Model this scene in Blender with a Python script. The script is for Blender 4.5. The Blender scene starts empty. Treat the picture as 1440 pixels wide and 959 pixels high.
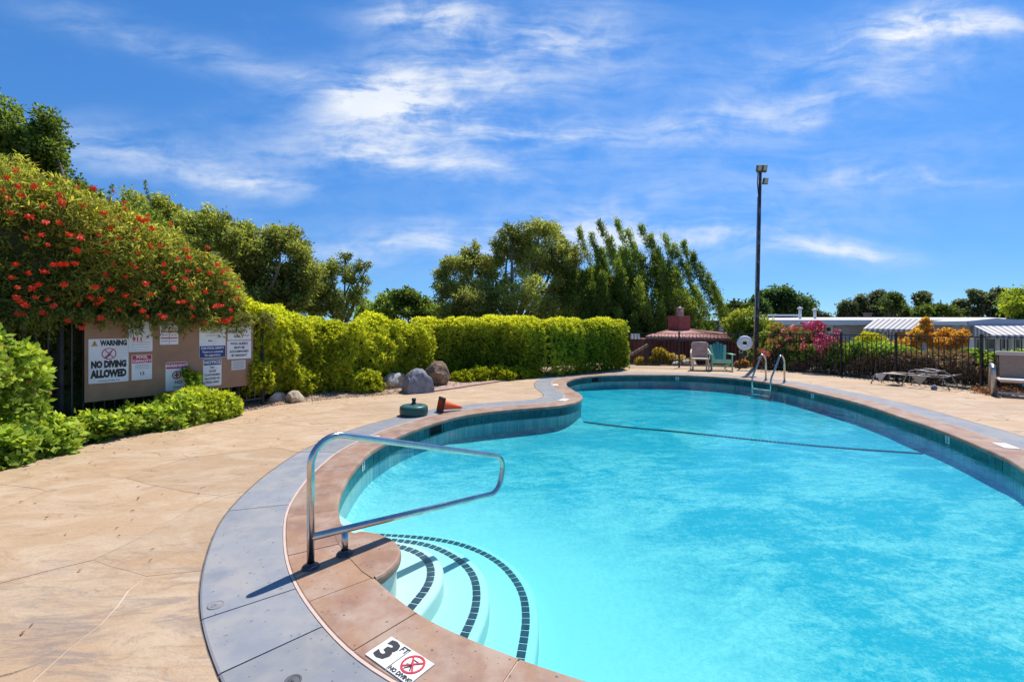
import bpy, bmesh, math, random
import numpy as np
from mathutils import Vector, Matrix
from mathutils.geometry import delaunay_2d_cdt
R = math.radians
rng = np.random.default_rng(7)
random.seed(7)
S = bpy.context.scene
COL = S.collection

# ------------------------------------------------------------------ camera
EYE = 1.52; FPX = 640.0; HOR = 460.0
cam_d = bpy.data.cameras.new('camera'); cam = bpy.data.objects.new('camera', cam_d); COL.objects.link(cam)
cam.location = (0, 0, EYE); cam.rotation_euler = (R(90), 0, 0)
cam_d.sensor_width = 36; cam_d.lens = 16.0
cam_d.shift_y = -(479.5 - HOR) / 1440.0
cam_d.clip_start = 0.05; cam_d.clip_end = 3000
S.camera = cam
S.view_settings.view_transform = 'Standard'; S.view_settings.look = 'None'
S.view_settings.exposure = 0.62; S.view_settings.gamma = 1.0

# ------------------------------------------------------------------ sun + sky
SUN_DIR = Vector((0.56 * math.cos(R(61.5)), 0.83 * math.cos(R(61.5)), math.sin(R(61.5)))).normalized()
sl = bpy.data.lights.new('sun', 'SUN'); sl.energy = 3.7; sl.angle = R(0.55); sl.color = (1.0, 0.955, 0.88)
so = bpy.data.objects.new('sun', sl); COL.objects.link(so)
so.rotation_euler = (-SUN_DIR).to_track_quat('-Z', 'Y').to_euler(); so.location = (8, 12, 30)

W = bpy.data.worlds.new('World'); S.world = W; W.use_nodes = True
wt = W.node_tree; wt.nodes.clear()
class NT:
    """tiny node-expression helper"""
    def __init__(s, t): s.t = t
    def n(s, typ, **kw):
        x = s.t.nodes.new(typ)
        for k, v in kw.items(): setattr(x, k, v)
        return x
    def link(s, a, b): s.t.links.new(a, b)
    def put(s, sock, v):
        if v is None: return
        if isinstance(v, bpy.types.NodeSocket): s.t.links.new(v, sock)
        else: sock.default_value = v
    def m(s, op, a, b=None, c=None, clamp=False):
        x = s.n('ShaderNodeMath', operation=op); x.use_clamp = clamp
        s.put(x.inputs[0], a); s.put(x.inputs[1], b); s.put(x.inputs[2], c)
        return x.outputs[0]
    def v(s, op, a, b=None, scale=None):
        x = s.n('ShaderNodeVectorMath', operation=op)
        s.put(x.inputs[0], a); s.put(x.inputs[1], b)
        if scale is not None: s.put(x.inputs['Scale'], scale)
        return x
    def noise(s, vec, scale, detail=4, rough=.55, dist=0.0, lac=2.0):
        x = s.n('ShaderNodeTexNoise'); s.put(x.inputs['Vector'], vec)
        x.inputs['Scale'].default_value = scale; x.inputs['Detail'].default_value = detail
        x.inputs['Roughness'].default_value = rough; x.inputs['Distortion'].default_value = dist
        x.inputs['Lacunarity'].default_value = lac
        return x.outputs[0]
    def ss(s, x, lo, hi, a=0.0, b=1.0):
        y = s.n('ShaderNodeMapRange', interpolation_type='SMOOTHSTEP')
        s.put(y.inputs[0], x); s.put(y.inputs[1], lo); s.put(y.inputs[2], hi); s.put(y.inputs[3], a); s.put(y.inputs[4], b)
        return y.outputs[0]
    def mix(s, f, a, b, mode='MIX'):
        x = s.n('ShaderNodeMix', data_type='RGBA', blend_type=mode); x.clamp_factor = True
        s.put(x.inputs[0], f); s.put(x.inputs[6], a); s.put(x.inputs[7], b)
        return x.outputs[2]
    def mapping(s, vec, loc=(0, 0, 0), rot=(0, 0, 0), scale=(1, 1, 1), typ='POINT'):
        x = s.n('ShaderNodeMapping', vector_type=typ); s.put(x.inputs[0], vec)
        x.inputs[1].default_value = loc; x.inputs[2].default_value = rot; x.inputs[3].default_value = scale
        return x.outputs[0]
def c4(c): return (c[0], c[1], c[2], 1.0)

w = NT(wt)
sky = w.n('ShaderNodeTexSky', sky_type='NISHITA'); sky.sun_disc = False
sky.sun_elevation = R(61.5); sky.sun_rotation = math.atan2(SUN_DIR.x, SUN_DIR.y)
sky.altitude = 1800; sky.air_density = 1.0; sky.dust_density = 0.0; sky.ozone_density = 3.0
tc = w.n('ShaderNodeTexCoord'); D = tc.outputs['Generated']
sep = w.n('ShaderNodeSeparateXYZ'); w.link(D, sep.inputs[0])
dx, dy, dz = sep.outputs
base_sky = w.mix(1.0, sky.outputs[0], w.mix(w.ss(dz, -.05, .50), (0.30, 0.47, 0.66, 1), (0.375, 0.775, 1.08, 1)), 'MULTIPLY')
# wisps of cirrus, placed by direction
yy = w.m('MAXIMUM', dy, 0.12)
u = w.m('DIVIDE', dx, yy); v_ = w.m('DIVIDE', dz, yy)
cmb = w.n('ShaderNodeCombineXYZ'); w.put(cmb.inputs[0], u); w.put(cmb.inputs[1], v_)
uv = cmb.outputs[0]
warp = w.n('ShaderNodeTexNoise'); w.put(warp.inputs['Vector'], uv); warp.inputs['Scale'].default_value = 3.0; warp.inputs['Detail'].default_value = 5
wv = w.v('SCALE', w.v('SUBTRACT', warp.outputs['Color'], (.5, .5, .5)).outputs[0], scale=0.10).outputs[0]
uvw = w.v('ADD', uv, wv).outputs[0]
blobs = [ # px x, y, rx, ry, rot deg, strength
 (600, 30, 75, 26, -5, .95), (535, 130, 55, 34, 12, 1.0), (640, 120, 200, 60, 12, .60), (590, 232, 130, 20, -6, .72),
 (740, 190, 70, 22, 0, .52), (790, 45, 90, 40, 10, .50), (560, 180, 110, 42, 10, .55), (280, 75, 220, 20, -17, .42), (120, 205, 90, 30, -5, .36),
 (360, 257, 75, 14, -4, .66), (240, 230, 140, 26, -12, .40), (1275, 42, 70, 24, 12, .95), (1395, 42, 60, 16, 6, .88),
 (1180, 130, 210, 26, 9, .36), (960, 185, 190, 24, 6, .42), (1150, 75, 200, 45, 8, .36), (1270, 252, 120, 14, -3, .50),
 (1130, 170, 30, 8, 10, .46), (1190, 352, 75, 12, -4, .66), (800, 330, 330, 34, 3, .52), (590, 340, 150, 16, 4, .40), (1050, 240, 300, 60, 4, .28), (1000, 340, 200, 26, -3, .38)]
acc = None
for (px, py, rx, ry, rot, st) in blobs:
    q = w.mapping(uvw, loc=((px - 720) / 640., (HOR - py) / 640., 0), rot=(0, 0, R(rot)), scale=(rx / 640., ry / 640., 1), typ='TEXTURE')
    q = w.v('MULTIPLY', q, (1, 1, 0)).outputs[0]
    d2 = w.v('DOT_PRODUCT', q, q).outputs['Value']
    g = w.m('MULTIPLY', w.m('EXPONENT', w.m('MULTIPLY', d2, -0.7)), st)
    acc = g if acc is None else w.m('ADD', acc, g)
n1 = w.noise(w.mapping(uvw, rot=(0, 0, R(-12)), scale=(1.0, 4.6, 1)), 3.6, 10, .60, .35)
n2 = w.noise(w.mapping(uvw, rot=(0, 0, R(20)), scale=(1.5, 2.0, 1)), 7.0, 9, .62, .5)
nn = w.m('ADD', w.m('MULTIPLY', n1, 1.25), w.m('MULTIPLY', n2, .55))
dens = w.m('MULTIPLY', acc, w.ss(nn, .58, 1.22))
gen = w.ss(w.noise(w.mapping(D, rot=(0, 0, .5), scale=(1, 2.2, 4)), 2.6, 8, .62), .50, .86, 0, .26)
front = w.ss(dy, 0.0, 0.35)
dens = w.m('ADD', w.m('MULTIPLY', w.m('MINIMUM', dens, .90), front), w.m('MULTIPLY', gen, w.ss(dz, .02, .2)), clamp=True)
cloudcol = w.mix(w.ss(dens, .0, .8), (3.4, 4.3, 5.8, 1), (5.2, 5.5, 5.9, 1))
skyc = w.mix(dens, base_sky, cloudcol)
bg = w.n('ShaderNodeBackground'); w.put(bg.inputs[0], skyc); bg.inputs[1].default_value = 0.112
wo = w.n('ShaderNodeOutputWorld'); w.link(bg.outputs[0], wo.inputs[0])

# ------------------------------------------------------------------ generic helpers
def G(px, py, z=0.0):
    """pixel of the photograph -> point of the horizontal plane z"""
    Y = FPX * (EYE - z) / (py - HOR)
    return Vector(((px - 720) / FPX * Y, Y, z))
def P(px, py, Y): return Vector(((px - 720) / FPX * Y, Y, EYE - (py - HOR) / FPX * Y))
def tag(o, label=None, cat=None, group=None, kind=None):
    if label: o['label'] = label
    if cat: o['category'] = cat
    if group: o['group'] = group
    if kind: o['kind'] = kind
    return o
def empty(name, loc, rz=0.0):
    o = bpy.data.objects.new(name, None); COL.objects.link(o); o.empty_display_size = .1
    o.location = loc; o.rotation_euler = (0, 0, rz); return o
def rootloc(p):
    v = Vector((0, 0, 0))
    while p is not None: v += Vector(p.location); p = p.parent
    return v
def me_obj(name, me, mats, parent=None):
    if not isinstance(mats, (list, tuple)): mats = [mats]
    for m in mats:
        if m and len(me.materials) < len(mats): me.materials.append(m)
    o = bpy.data.objects.new(name, me); COL.objects.link(o)
    if parent: o.parent = parent
    return o
class MB:
    def __init__(s): s.v = []; s.f = []; s.mi = []; s.sm = []
    def add(s, vs, fs, mi=0, smooth=False):
        b = len(s.v); s.v += [tuple(x) for x in vs]
        for f in fs: s.f.append(tuple(i + b for i in f)); s.mi.append(mi); s.sm.append(smooth)
        return s
    def box(s, c, size, M=None, mi=0):
        x, y, z = size[0] / 2, size[1] / 2, size[2] / 2
        vs = [Vector((a, b, d)) for a in (-x, x) for b in (-y, y) for d in (-z, z)]
        if M is not None: vs = [M @ q for q in vs]
        vs = [q + Vector(c) for q in vs]
        return s.add(vs, [(0, 1, 3, 2), (4, 6, 7, 5), (0, 4, 5, 1), (2, 3, 7, 6), (0, 2, 6, 4), (1, 5, 7, 3)], mi)
    def bbox(s, c, size, b=.01, M=None, mi=0):
        """box with chamfered edges"""
        bm = bmesh.new(); bmesh.ops.create_cube(bm, size=1)
        for q in bm.verts: q.co = Vector((q.co.x * size[0], q.co.y * size[1], q.co.z * size[2]))
        bmesh.ops.bevel(bm, geom=list(bm.edges), offset=b, segments=2, affect='EDGES', profile=.6)
        bm.verts.ensure_lookup_table(); bm.verts.index_update()
        vs = [(M @ q.co if M is not None else q.co) + Vector(c) for q in bm.verts]
        fs = [[q.index for q in f.verts] for f in bm.faces]; bm.free()
        return s.add(vs, fs, mi)
    def bar(s, a, b, wd, th, up=(0, 0, 1), mi=0):
        a = Vector(a); b = Vector(b); d = (b - a); L = d.length; d.normalize()
        u = Vector(up)
        if abs(d.dot(u)) > .98: u = Vector((1, 0, 0))
        sx = d.cross(u).normalized(); uz = sx.cross(d)
        M = Matrix((d, sx, uz)).transposed()
        return s.box((a + b) / 2, (L, wd, th), M, mi)
    def tube(s, pts, r, n=10, mi=0, caps=True, closed=False):
        pts = [Vector(p) for p in pts]; N = len(pts)
        rs = r if isinstance(r, (list, tuple)) else [r] * N
        ring = []; prev = None
        for i, p in enumerate(pts):
            if closed: t = (pts[(i + 1) % N] - pts[i - 1]).normalized()
            else: t = (pts[min(i + 1, N - 1)] - pts[max(i - 1, 0)]).normalized()
            if prev is None:
                a = Vector((0, 0, 1)) if abs(t.z) < .9 else Vector((1, 0, 0))
                nn_ = t.cross(a).normalized()
            else:
                nn_ = (prev - t * prev.dot(t)).normalized()
            prev = nn_; bb = t.cross(nn_)
            ring.append([p + (nn_ * math.cos(2 * math.pi * k / n) + bb * math.sin(2 * math.pi * k / n)) * rs[i] for k in range(n)])
        vs = [q for rg in ring for q in rg]; fs = []
        for i in range(N - (0 if closed else 1)):
            j = (i + 1) % N
            for k in range(n): fs.append((i * n + k, i * n + (k + 1) % n, j * n + (k + 1) % n, j * n + k))
        if caps and not closed: fs.append(tuple(range(n))[::-1]); fs.append(tuple((N - 1) * n + k for k in range(n)))
        return s.add(vs, fs, mi, True)
    def lathe(s, prof, c=(0, 0, 0), n=32, mi=0, M=None, smooth=True):
        vs = []
        for (r, z) in prof:
            for k in range(n):
                q = Vector((r * math.cos(2 * math.pi * k / n), r * math.sin(2 * math.pi * k / n), z))
                if M is not None: q = M @ q
                vs.append(q + Vector(c))
        fs = []
        for i in range(len(prof) - 1):
            for k in range(n): fs.append((i * n + k, i * n + (k + 1) % n, (i + 1) * n + (k + 1) % n, (i + 1) * n + k))
        return s.add(vs, fs, mi, smooth)
    def prism(s, poly, z0, z1, mi=0):
        n = len(poly); vs = [(p[0], p[1], z0) for p in poly] + [(p[0], p[1], z1) for p in poly]
        ar = sum(poly[i][0] * poly[(i + 1) % n][1] - poly[(i + 1) % n][0] * poly[i][1] for i in range(n))
        fs = [tuple(range(n))[::-1], tuple(range(n, 2 * n))] + [(i, (i + 1) % n, n + (i + 1) % n, n + i) for i in range(n)]
        if ar < 0: fs = [f[::-1] for f in fs]
        return s.add(vs, fs, mi)
    def build(s, name, mats, parent=None, world=True):
        off = rootloc(parent) if (parent and world) else Vector((0, 0, 0))
        me = bpy.data.meshes.new(name)
        me.from_pydata([(q[0] - off.x, q[1] - off.y, q[2] - off.z) for q in s.v], [], s.f)
        me.polygons.foreach_set('material_index', s.mi); me.polygons.foreach_set('use_smooth', s.sm)
        me.update(); return me_obj(name, me, mats, parent)
def crom(pts, closed=True, sub=12):
    n = len(pts); out = []
    for i in range(n if closed else n - 1):
        g = (lambda k: pts[k % n]) if closed else (lambda k: pts[min(max(k, 0), n - 1)])
        p0, p1, p2, p3 = g(i - 1), g(i), g(i + 1), g(i + 2)
        for k in range(sub):
            t = k / sub
            out.append(tuple(.5 * (2 * p1[a] + (p2[a] - p0[a]) * t + (2 * p0[a] - 5 * p1[a] + 4 * p2[a] - p3[a]) * t * t + (3 * p1[a] - p0[a] - 3 * p2[a] + p3[a]) * t ** 3) for a in range(len(p1))))
    if not closed: out.append(tuple(pts[-1]))
    return out
def resample(pts, step=None, n=None, closed=True):
    A = np.array(pts, float)
    if closed: A = np.vstack([A, A[:1]])
    L = np.r_[0, np.cumsum(np.linalg.norm(np.diff(A, axis=0), axis=1))]
    if n is None: n = max(3, int(round(L[-1] / step)))
    t = np.linspace(0, L[-1], n + 1)
    if closed: t = t[:-1]
    return np.stack([np.interp(t, L, A[:, k]) for k in range(A.shape[1])], 1)
def inside(poly, x, y):
    x = np.asarray(x, float); y = np.asarray(y, float); r = np.zeros(x.shape, bool); n = len(poly); j = n - 1
    for i in range(n):
        xi, yi = poly[i][0], poly[i][1]; xj, yj = poly[j][0], poly[j][1]
        if yi != yj:
            r ^= ((yi > y) != (yj > y)) & (x < (xj - xi) * (y - yi) / (yj - yi) + xi)
        j = i
    return r
_W = np.random.default_rng(3).normal(size=(24, 3)); _PH = np.random.default_rng(4).uniform(0, 6.28, 24)
def wob(Q, f):
    """smooth pseudo noise of points, about -1..1"""
    Q = np.asarray(Q, float); r = 0
    for k in range(12): r = r + np.sin(Q @ (_W[k] * f) + _PH[k]) / 12
    for k in range(12, 24): r = r + .5 * np.sin(Q @ (_W[k] * f * 2.3) + _PH[k]) / 12
    return r * 2.2

# ------------------------------------------------------------------ materials
MATS = {}
def mat(name, cols, scale=5.0, rough=.7, bump=0.0, bscale=None, stretch=(1, 1, 1), rotz=0, metal=0.0, detail=6, lo=.35, hi=.65, tint_rand=0.0, spec=.4, dist=0.0, space='world', speck=None):
    if name in MATS: return MATS[name]
    m = bpy.data.materials.new(name); m.use_nodes = True; t = NT(m.node_tree); b = m.node_tree.nodes['Principled BSDF']
    if space == 'world':
        g = t.n('ShaderNodeNewGeometry'); vec = g.outputs['Position']
    else:
        g = t.n('ShaderNodeTexCoord'); vec = g.outputs['Object']
    vec = t.mapping(vec, rot=(0, 0, rotz), scale=stretch)
    if len(cols) == 1: col = t.mix(0, c4(cols[0]), c4(cols[0]))
    else:
        col = c4(cols[0])
        for k in range(1, len(cols)):
            f = t.ss(t.noise(t.mapping(vec, loc=(k * 7.3, k * 3.1, k)), scale * (1 + .9 * (k - 1)), detail, .6, dist), lo, hi)
            col = t.mix(f, col, c4(cols[k]))
    if speck:
        f = t.ss(t.noise(vec, speck[1], 2, .5), speck[2], speck[2] + .06)
        col = t.mix(f, col, c4(speck[0]))
    if tint_rand:
        oi = t.n('ShaderNodeObjectInfo')
        k = t.m('MULTIPLY_ADD', oi.outputs['Random'], tint_rand * 2, 1 - tint_rand)
        cb = t.n('ShaderNodeCombineXYZ')
        for i in range(3): t.put(cb.inputs[i], k)
        col = t.mix(1.0, col, cb.outputs[0], 'MULTIPLY')
    t.put(b.inputs['Base Color'], col); b.inputs['Roughness'].default_value = rough
    b.inputs['Metallic'].default_value = metal; b.inputs['Specular IOR Level'].default_value = spec
    if bump:
        bn = t.n('ShaderNodeBump'); bn.inputs['Strength'].default_value = min(1, bump * 10) if bump < .1 else 1
        bn.inputs['Distance'].default_value = bump
        t.put(bn.inputs['Height'], t.noise(vec, bscale or scale * 4, 6, .6)); t.link(bn.outputs[0], b.inputs['Normal'])
    MATS[name] = m; return m
def leafmat(name, rough=.55, trans=.52):
    if name in MATS: return MATS[name]
    m = bpy.data.materials.new(name); m.use_nodes = True; t = NT(m.node_tree); b = m.node_tree.nodes['Principled BSDF']
    a = t.n('ShaderNodeAttribute', attribute_name='tint'); col = a.outputs['Color']
    t.put(b.inputs['Base Color'], col); b.inputs['Roughness'].default_value = rough; b.inputs['Specular IOR Level'].default_value = .18
    tr = t.n('ShaderNodeBsdfTranslucent'); t.put(tr.inputs[0], t.mix(1, col, (1.25, 1.15, .55, 1), 'MULTIPLY'))
    mx = t.n('ShaderNodeMixShader'); mx.inputs[0].default_value = trans
    t.link(b.outputs[0], mx.inputs[1]); t.link(tr.outputs[0], mx.inputs[2])
    t.link(mx.outputs[0], m.node_tree.nodes['Material Output'].inputs[0])
    MATS[name] = m; return m
LEAF = leafmat('leaf'); DRY = leafmat('dry_leaf', .8, .2)
BARK = mat('bark', [(.10, .075, .055), (.20, .16, .12)], 6, .9, .01, 30, (1, 1, .3))
PAINTBLACK = mat('black_iron', [(.018, .018, .02), (.035, .035, .038)], 9, .45, spec=.5)
STEEL = mat('stainless_steel', [(.62, .60, .57), (.50, .48, .45)], 12, .20, metal=1.0)
DULLMETAL = mat('dull_metal', [(.45, .45, .46), (.32, .32, .33)], 14, .38, metal=.85)
WHITE = mat('white_enamel', [(.80, .80, .80), (.70, .70, .72)], 4, .5)
INK = mat('black_ink', [(.03, .03, .035)], rough=.6); REDINK = mat('red_ink', [(.55, .03, .05)], rough=.55)
BLUEINK = mat('navy_ink', [(.02, .05, .20)], rough=.55); ORANGEINK = mat('amber_ink', [(.62, .36, .14)], rough=.55); GREYINK = mat('grey_ink', [(.25, .25, .27)], rough=.6)

# ------------------------------------------------------------------ leaves
def leaf_obj(name, base, axis, nrm, L, Wd, tint, material=None, parent=None, fold=.12):
    n = len(base); base = np.asarray(base, float)
    axis = axis / (np.linalg.norm(axis, axis=1, keepdims=True) + 1e-9)
    side = np.cross(axis, nrm); side /= (np.linalg.norm(side, axis=1, keepdims=True) + 1e-9)
    up = np.cross(side, axis)
    L = np.broadcast_to(np.asarray(L, float), (n,))[:, None]; Wd = np.broadcast_to(np.asarray(Wd, float), (n,))[:, None]
    mid = base + axis * L * .45 + up * L * fold
    V = np.empty((n, 4, 3)); V[:, 0] = base; V[:, 1] = mid + side * Wd; V[:, 2] = base + axis * L; V[:, 3] = mid - side * Wd
    off = np.array(rootloc(parent)) if parent else np.zeros(3)
    V -= off
    idx = np.arange(n)[:, None] * 4
    F = np.concatenate([idx + np.array([[0, 1, 2]]), idx + np.array([[0, 2, 3]])], 1).reshape(-1)
    me = bpy.data.meshes.new(name); me.vertices.add(n * 4); me.vertices.foreach_set('co', V.reshape(-1))
    me.loops.add(n * 6); me.loops.foreach_set('vertex_index', F.astype(np.int32))
    me.polygons.add(n * 2); me.polygons.foreach_set('loop_start', np.arange(0, n * 6, 3, dtype=np.int32)); me.polygons.foreach_set('loop_total', np.full(n * 2, 3, np.int32))
    at = me.attributes.new('tint', 'FLOAT_COLOR', 'POINT')
    C = np.ones((n, 4, 4)); C[:, :, :3] = np.clip(tint, 0, 1)[:, None, :]; at.data.foreach_set('color', C.reshape(-1))
    me.update(calc_edges=True); me.validate()
    return me_obj(name, me, material or LEAF, parent)
def unit(A): return A / (np.linalg.norm(A, axis=1, keepdims=True) + 1e-9)
def rosettes(name, T, O, k, L, Wd, colA, colB, parent=None, spread=(.4, 1.3), bright=None, material=None, jit=.15, fold=.12, colC=None, pC=0.0, rise=0.0):
    """k leaves round each shoot tip T pointing along O. colA..colB by 'bright' 0..1"""
    n = len(T); T = np.repeat(T, k, 0); O = np.repeat(unit(O), k, 0)
    r = unit(rng.normal(size=(n * k, 3))); r = unit(r - O * np.sum(r * O, 1, keepdims=True))
    a = rng.uniform(spread[0], spread[1], (n * k, 1))
    ax = O * np.cos(a) + r * np.sin(a); ax[:, 2] += rise
    base = T + rng.normal(size=(n * k, 3)) * L * jit
    if bright is None: bright = rng.random(n)
    b = np.repeat(bright, k)[:, None] + rng.normal(size=(n * k, 1)) * .16; b = np.clip(b, 0, 1)
    tint = np.array(colA) * (1 - b) + np.array(colB) * b
    if colC is not None:
        mk = rng.random(n * k) < pC; tint[mk] = np.array(colC) * rng.uniform(.7, 1.3, (mk.sum(), 1))
    tint = tint * rng.uniform(.75, 1.25, (n * k, 1))
    nr = O + rng.normal(size=O.shape) * .35
    return leaf_obj(name, base, ax, nr, L * rng.uniform(.7, 1.3, n * k), Wd * rng.uniform(.75, 1.25, n * k), tint, material, parent, fold)
def hedge_surface(path, n, amp=.12, f=2.2, depthj=.12, power=.55, arc=(-.38, .80)):
    """path rows: x,y,z0,z1,half. returns shoots T, outward O, and height fraction"""
    A = np.array(path, float); L = np.r_[0, np.cumsum(np.linalg.norm(np.diff(A[:, :2], axis=0), axis=1))]
    t = rng.uniform(0, L[-1], n); q = np.stack([np.interp(t, L, A[:, k]) for k in range(5)], 1)
    e = .02; q2 = np.stack([np.interp(t + e, L, A[:, k]) - np.interp(t - e, L, A[:, k]) for k in range(2)], 1)
    d = q2 / (np.linalg.norm(q2, axis=1, keepdims=True) + 1e-9); sd = np.stack([d[:, 1], -d[:, 0]], 1)
    tt = np.linspace(arc[0], arc[1], 600) * math.pi; mh = A[:, 4].mean(); mv = (A[:, 3] - A[:, 2]).mean() / 2
    ex = np.sign(np.cos(tt)) * np.abs(np.cos(tt)) ** power * mh; ez = np.sign(np.sin(tt)) * np.abs(np.sin(tt)) ** power * mv
    cs = np.r_[0, np.cumsum(np.hypot(np.diff(ex), np.diff(ez)))]; ph = np.interp(rng.uniform(0, cs[-1], n), cs, tt)
    cx, sz = np.cos(ph), np.sin(ph)
    X = np.sign(cx) * np.abs(cx) ** power; Z = np.sign(sz) * np.abs(sz) ** power
    hz = (q[:, 3] - q[:, 2]) / 2; cz = (q[:, 3] + q[:, 2]) / 2
    O = np.stack([sd[:, 0] * cx, sd[:, 1] * cx, sz], 1)
    T = np.stack([q[:, 0] + sd[:, 0] * X * q[:, 4], q[:, 1] + sd[:, 1] * X * q[:, 4], cz + Z * hz], 1)
    # round the two ends
    endf = np.minimum(t, L[-1] - t); 
    wv_ = wob(T, f) * amp + wob(T + 9, f * 3) * amp * .4
    T = T + O * (wv_ - rng.random(n) ** 2 * depthj)[:, None]
    hfrac = np.clip((T[:, 2] - q[:, 2]) / (q[:, 3] - q[:, 2]), 0, 1.1)
    return T, O, hfrac, wv_
def core(name, path, mtl, parent, shrink=.25, n=14, amp=.08):
    """twiggy inner mass of a hedge"""
    A = np.array(path, float); m = MB(); rings = []
    Q = resample(A, step=.3, closed=False)
    for i in range(len(Q)):
        d = Q[min(i + 1, len(Q) - 1), :2] - Q[max(i - 1, 0), :2]; d /= np.linalg.norm(d) + 1e-9; sd = (d[1], -d[0])
        k_ = 0.35 if i in (0, len(Q) - 1) else 1
        for j in range(n):
            a = 2 * math.pi * j / n; cx, sz = math.cos(a), math.sin(a)
            X = math.copysign(abs(cx) ** .6, cx); Z = math.copysign(abs(sz) ** .6, sz)
            hw = max(.05, Q[i, 4] - shrink) * k_; hh = max(.05, (Q[i, 3] - Q[i, 2]) / 2 - shrink) * k_
            p = np.array([Q[i, 0] + sd[0] * X * hw, Q[i, 1] + sd[1] * X * hw, (Q[i, 2] + Q[i, 3]) / 2 + Z * hh])
            p += rng.normal(size=3) * amp * .5
            rings.append(p)
    fs = [(i * n + j, i * n + (j + 1) % n, (i + 1) * n + (j + 1) % n, (i + 1) * n + j) for i in range(len(Q) - 1) for j in range(n)]
    fs += [tuple(range(n)), tuple((len(Q) - 1) * n + j for j in range(n))]
    m.add(rings, fs); return m.build(name, mtl, parent)
TWIG = mat('twiggy_inner', [(.045, .065, .02), (.08, .085, .035)], 8, .95, .05, 14)

# ------------------------------------------------------------------ pool outline
inner_px = [(536.4, 817.7), (555, 835), (593.5, 863.5), (649, 890), (728, 922), (794, 944.5)]
far_px = [(1440, 658.5), (1417, 644.3), (1383.6, 629.3), (1341.9, 611.8), (1308.5, 599.2), (1270, 586.7), (1233.4, 574.2), (1200, 564.2), (1160, 554.3),
          (1127, 546.8), (1093.6, 539.9), (1051.8, 533.7), (1010, 529.8), (960, 527.3), (903.6, 526.7), (870, 527), (836.9, 528.3), (813.5, 530.9), (800, 535), (796.3, 539.2),
          (800, 544.2), (810, 550), (817.7, 555), (818.5, 560.1), (808.5, 565.3), (790, 569.2), (761.7, 572), (720, 575.1), (686.9, 578.5), (661.9, 581.8),
          (636.9, 586.6), (605, 596), (583.4, 603.5), (560, 612.7), (530, 628.8), (517.7, 637.5), (498.9, 657.6), (486.4, 677), (477.5, 699), (475.6, 714), (478, 728), (491, 765), (522, 807)]
pts = [tuple(G(*p)[:2]) for p in inner_px] + [(.6, 1.87), (1.05, 1.76), (1.7, 1.70), (2.4, 1.80), (3.3, 2.2), (4.2, 2.95), (5.0, 4.0)] + [tuple(G(*p)[:2]) for p in far_px]
C0 = resample(crom(pts, True, 16), n=440)
for it in range(120):                                 # take the tracing noise out without shrinking the curve
    lam = .5 if it % 2 == 0 else -.52
    C0 = C0 + lam * (.5 * (np.roll(C0, 1, 0) + np.roll(C0, -1, 0)) - C0)
C0 = resample(C0, n=440)
area = np.sum(C0[:, 0] * np.roll(C0[:, 1], -1) - np.roll(C0[:, 0], -1) * C0[:, 1])
if area < 0: C0 = C0[::-1].copy()
NC = len(C0)
tan = np.roll(C0, -1, 0) - np.roll(C0, 1, 0); tan /= np.linalg.norm(tan, axis=1, keepdims=True)
for it in range(8): tan = tan * .5 + .25 * (np.roll(tan, 1, 0) + np.roll(tan, -1, 0))
tan /= np.linalg.norm(tan, axis=1, keepdims=True)
NRM = np.stack([tan[:, 1], -tan[:, 0]], 1)            # outward, towards the deck
seg = np.linalg.norm(np.roll(C0, -1, 0) - C0, axis=1); ARC = np.r_[0, np.cumsum(seg)]; PER = ARC[-1]
CE = np.vstack([C0, C0[:1]]); NE = np.vstack([NRM, NRM[:1]])
def cp(s, off=0.0):
    s = s % PER
    x = np.array([np.interp(s, ARC, CE[:, 0]), np.interp(s, ARC, CE[:, 1])]); nn_ = np.array([np.interp(s, ARC, NE[:, 0]), np.interp(s, ARC, NE[:, 1])])
    nn_ /= np.linalg.norm(nn_); return x + nn_ * off, nn_
def sarc(px, py, z=0):
    g = G(px, py, z); i = np.argmin((C0[:, 0] - g.x) ** 2 + (C0[:, 1] - g.y) ** 2); return ARC[i]
def ring(off, step=1):
    out = C0 + NRM * off
    return out[::step]
COPW = .385; STR0 = .405; STR1 = .86
WATER_Z = -.13

POOL_PALE = mat('sandstone_coping', [(.33, .175, .11), (.41, .25, .145), (.26, .145, .10), (.42, .30, .225)], 1.7, .62, .005, 30, lo=.38, hi=.70, tint_rand=.13, detail=10, speck=((.17, .10, .075), 38, .655))
SLATE = mat('blue_grey_concrete', [(.245, .255, .28), (.285, .285, .295), (.20, .215, .245), (.32, .305, .29)], 1.6, .6, .004, 30, lo=.36, hi=.72, tint_rand=.08, detail=10, speck=((.13, .135, .15), 30, .66))
MORTAR = mat('pale_mortar', [(.62, .46, .38), (.55, .42, .36)], 9, .85)
DARKJOINT = mat('dark_joint', [(.10, .09, .08), (.18, .15, .13)], 7, .95)

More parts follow.
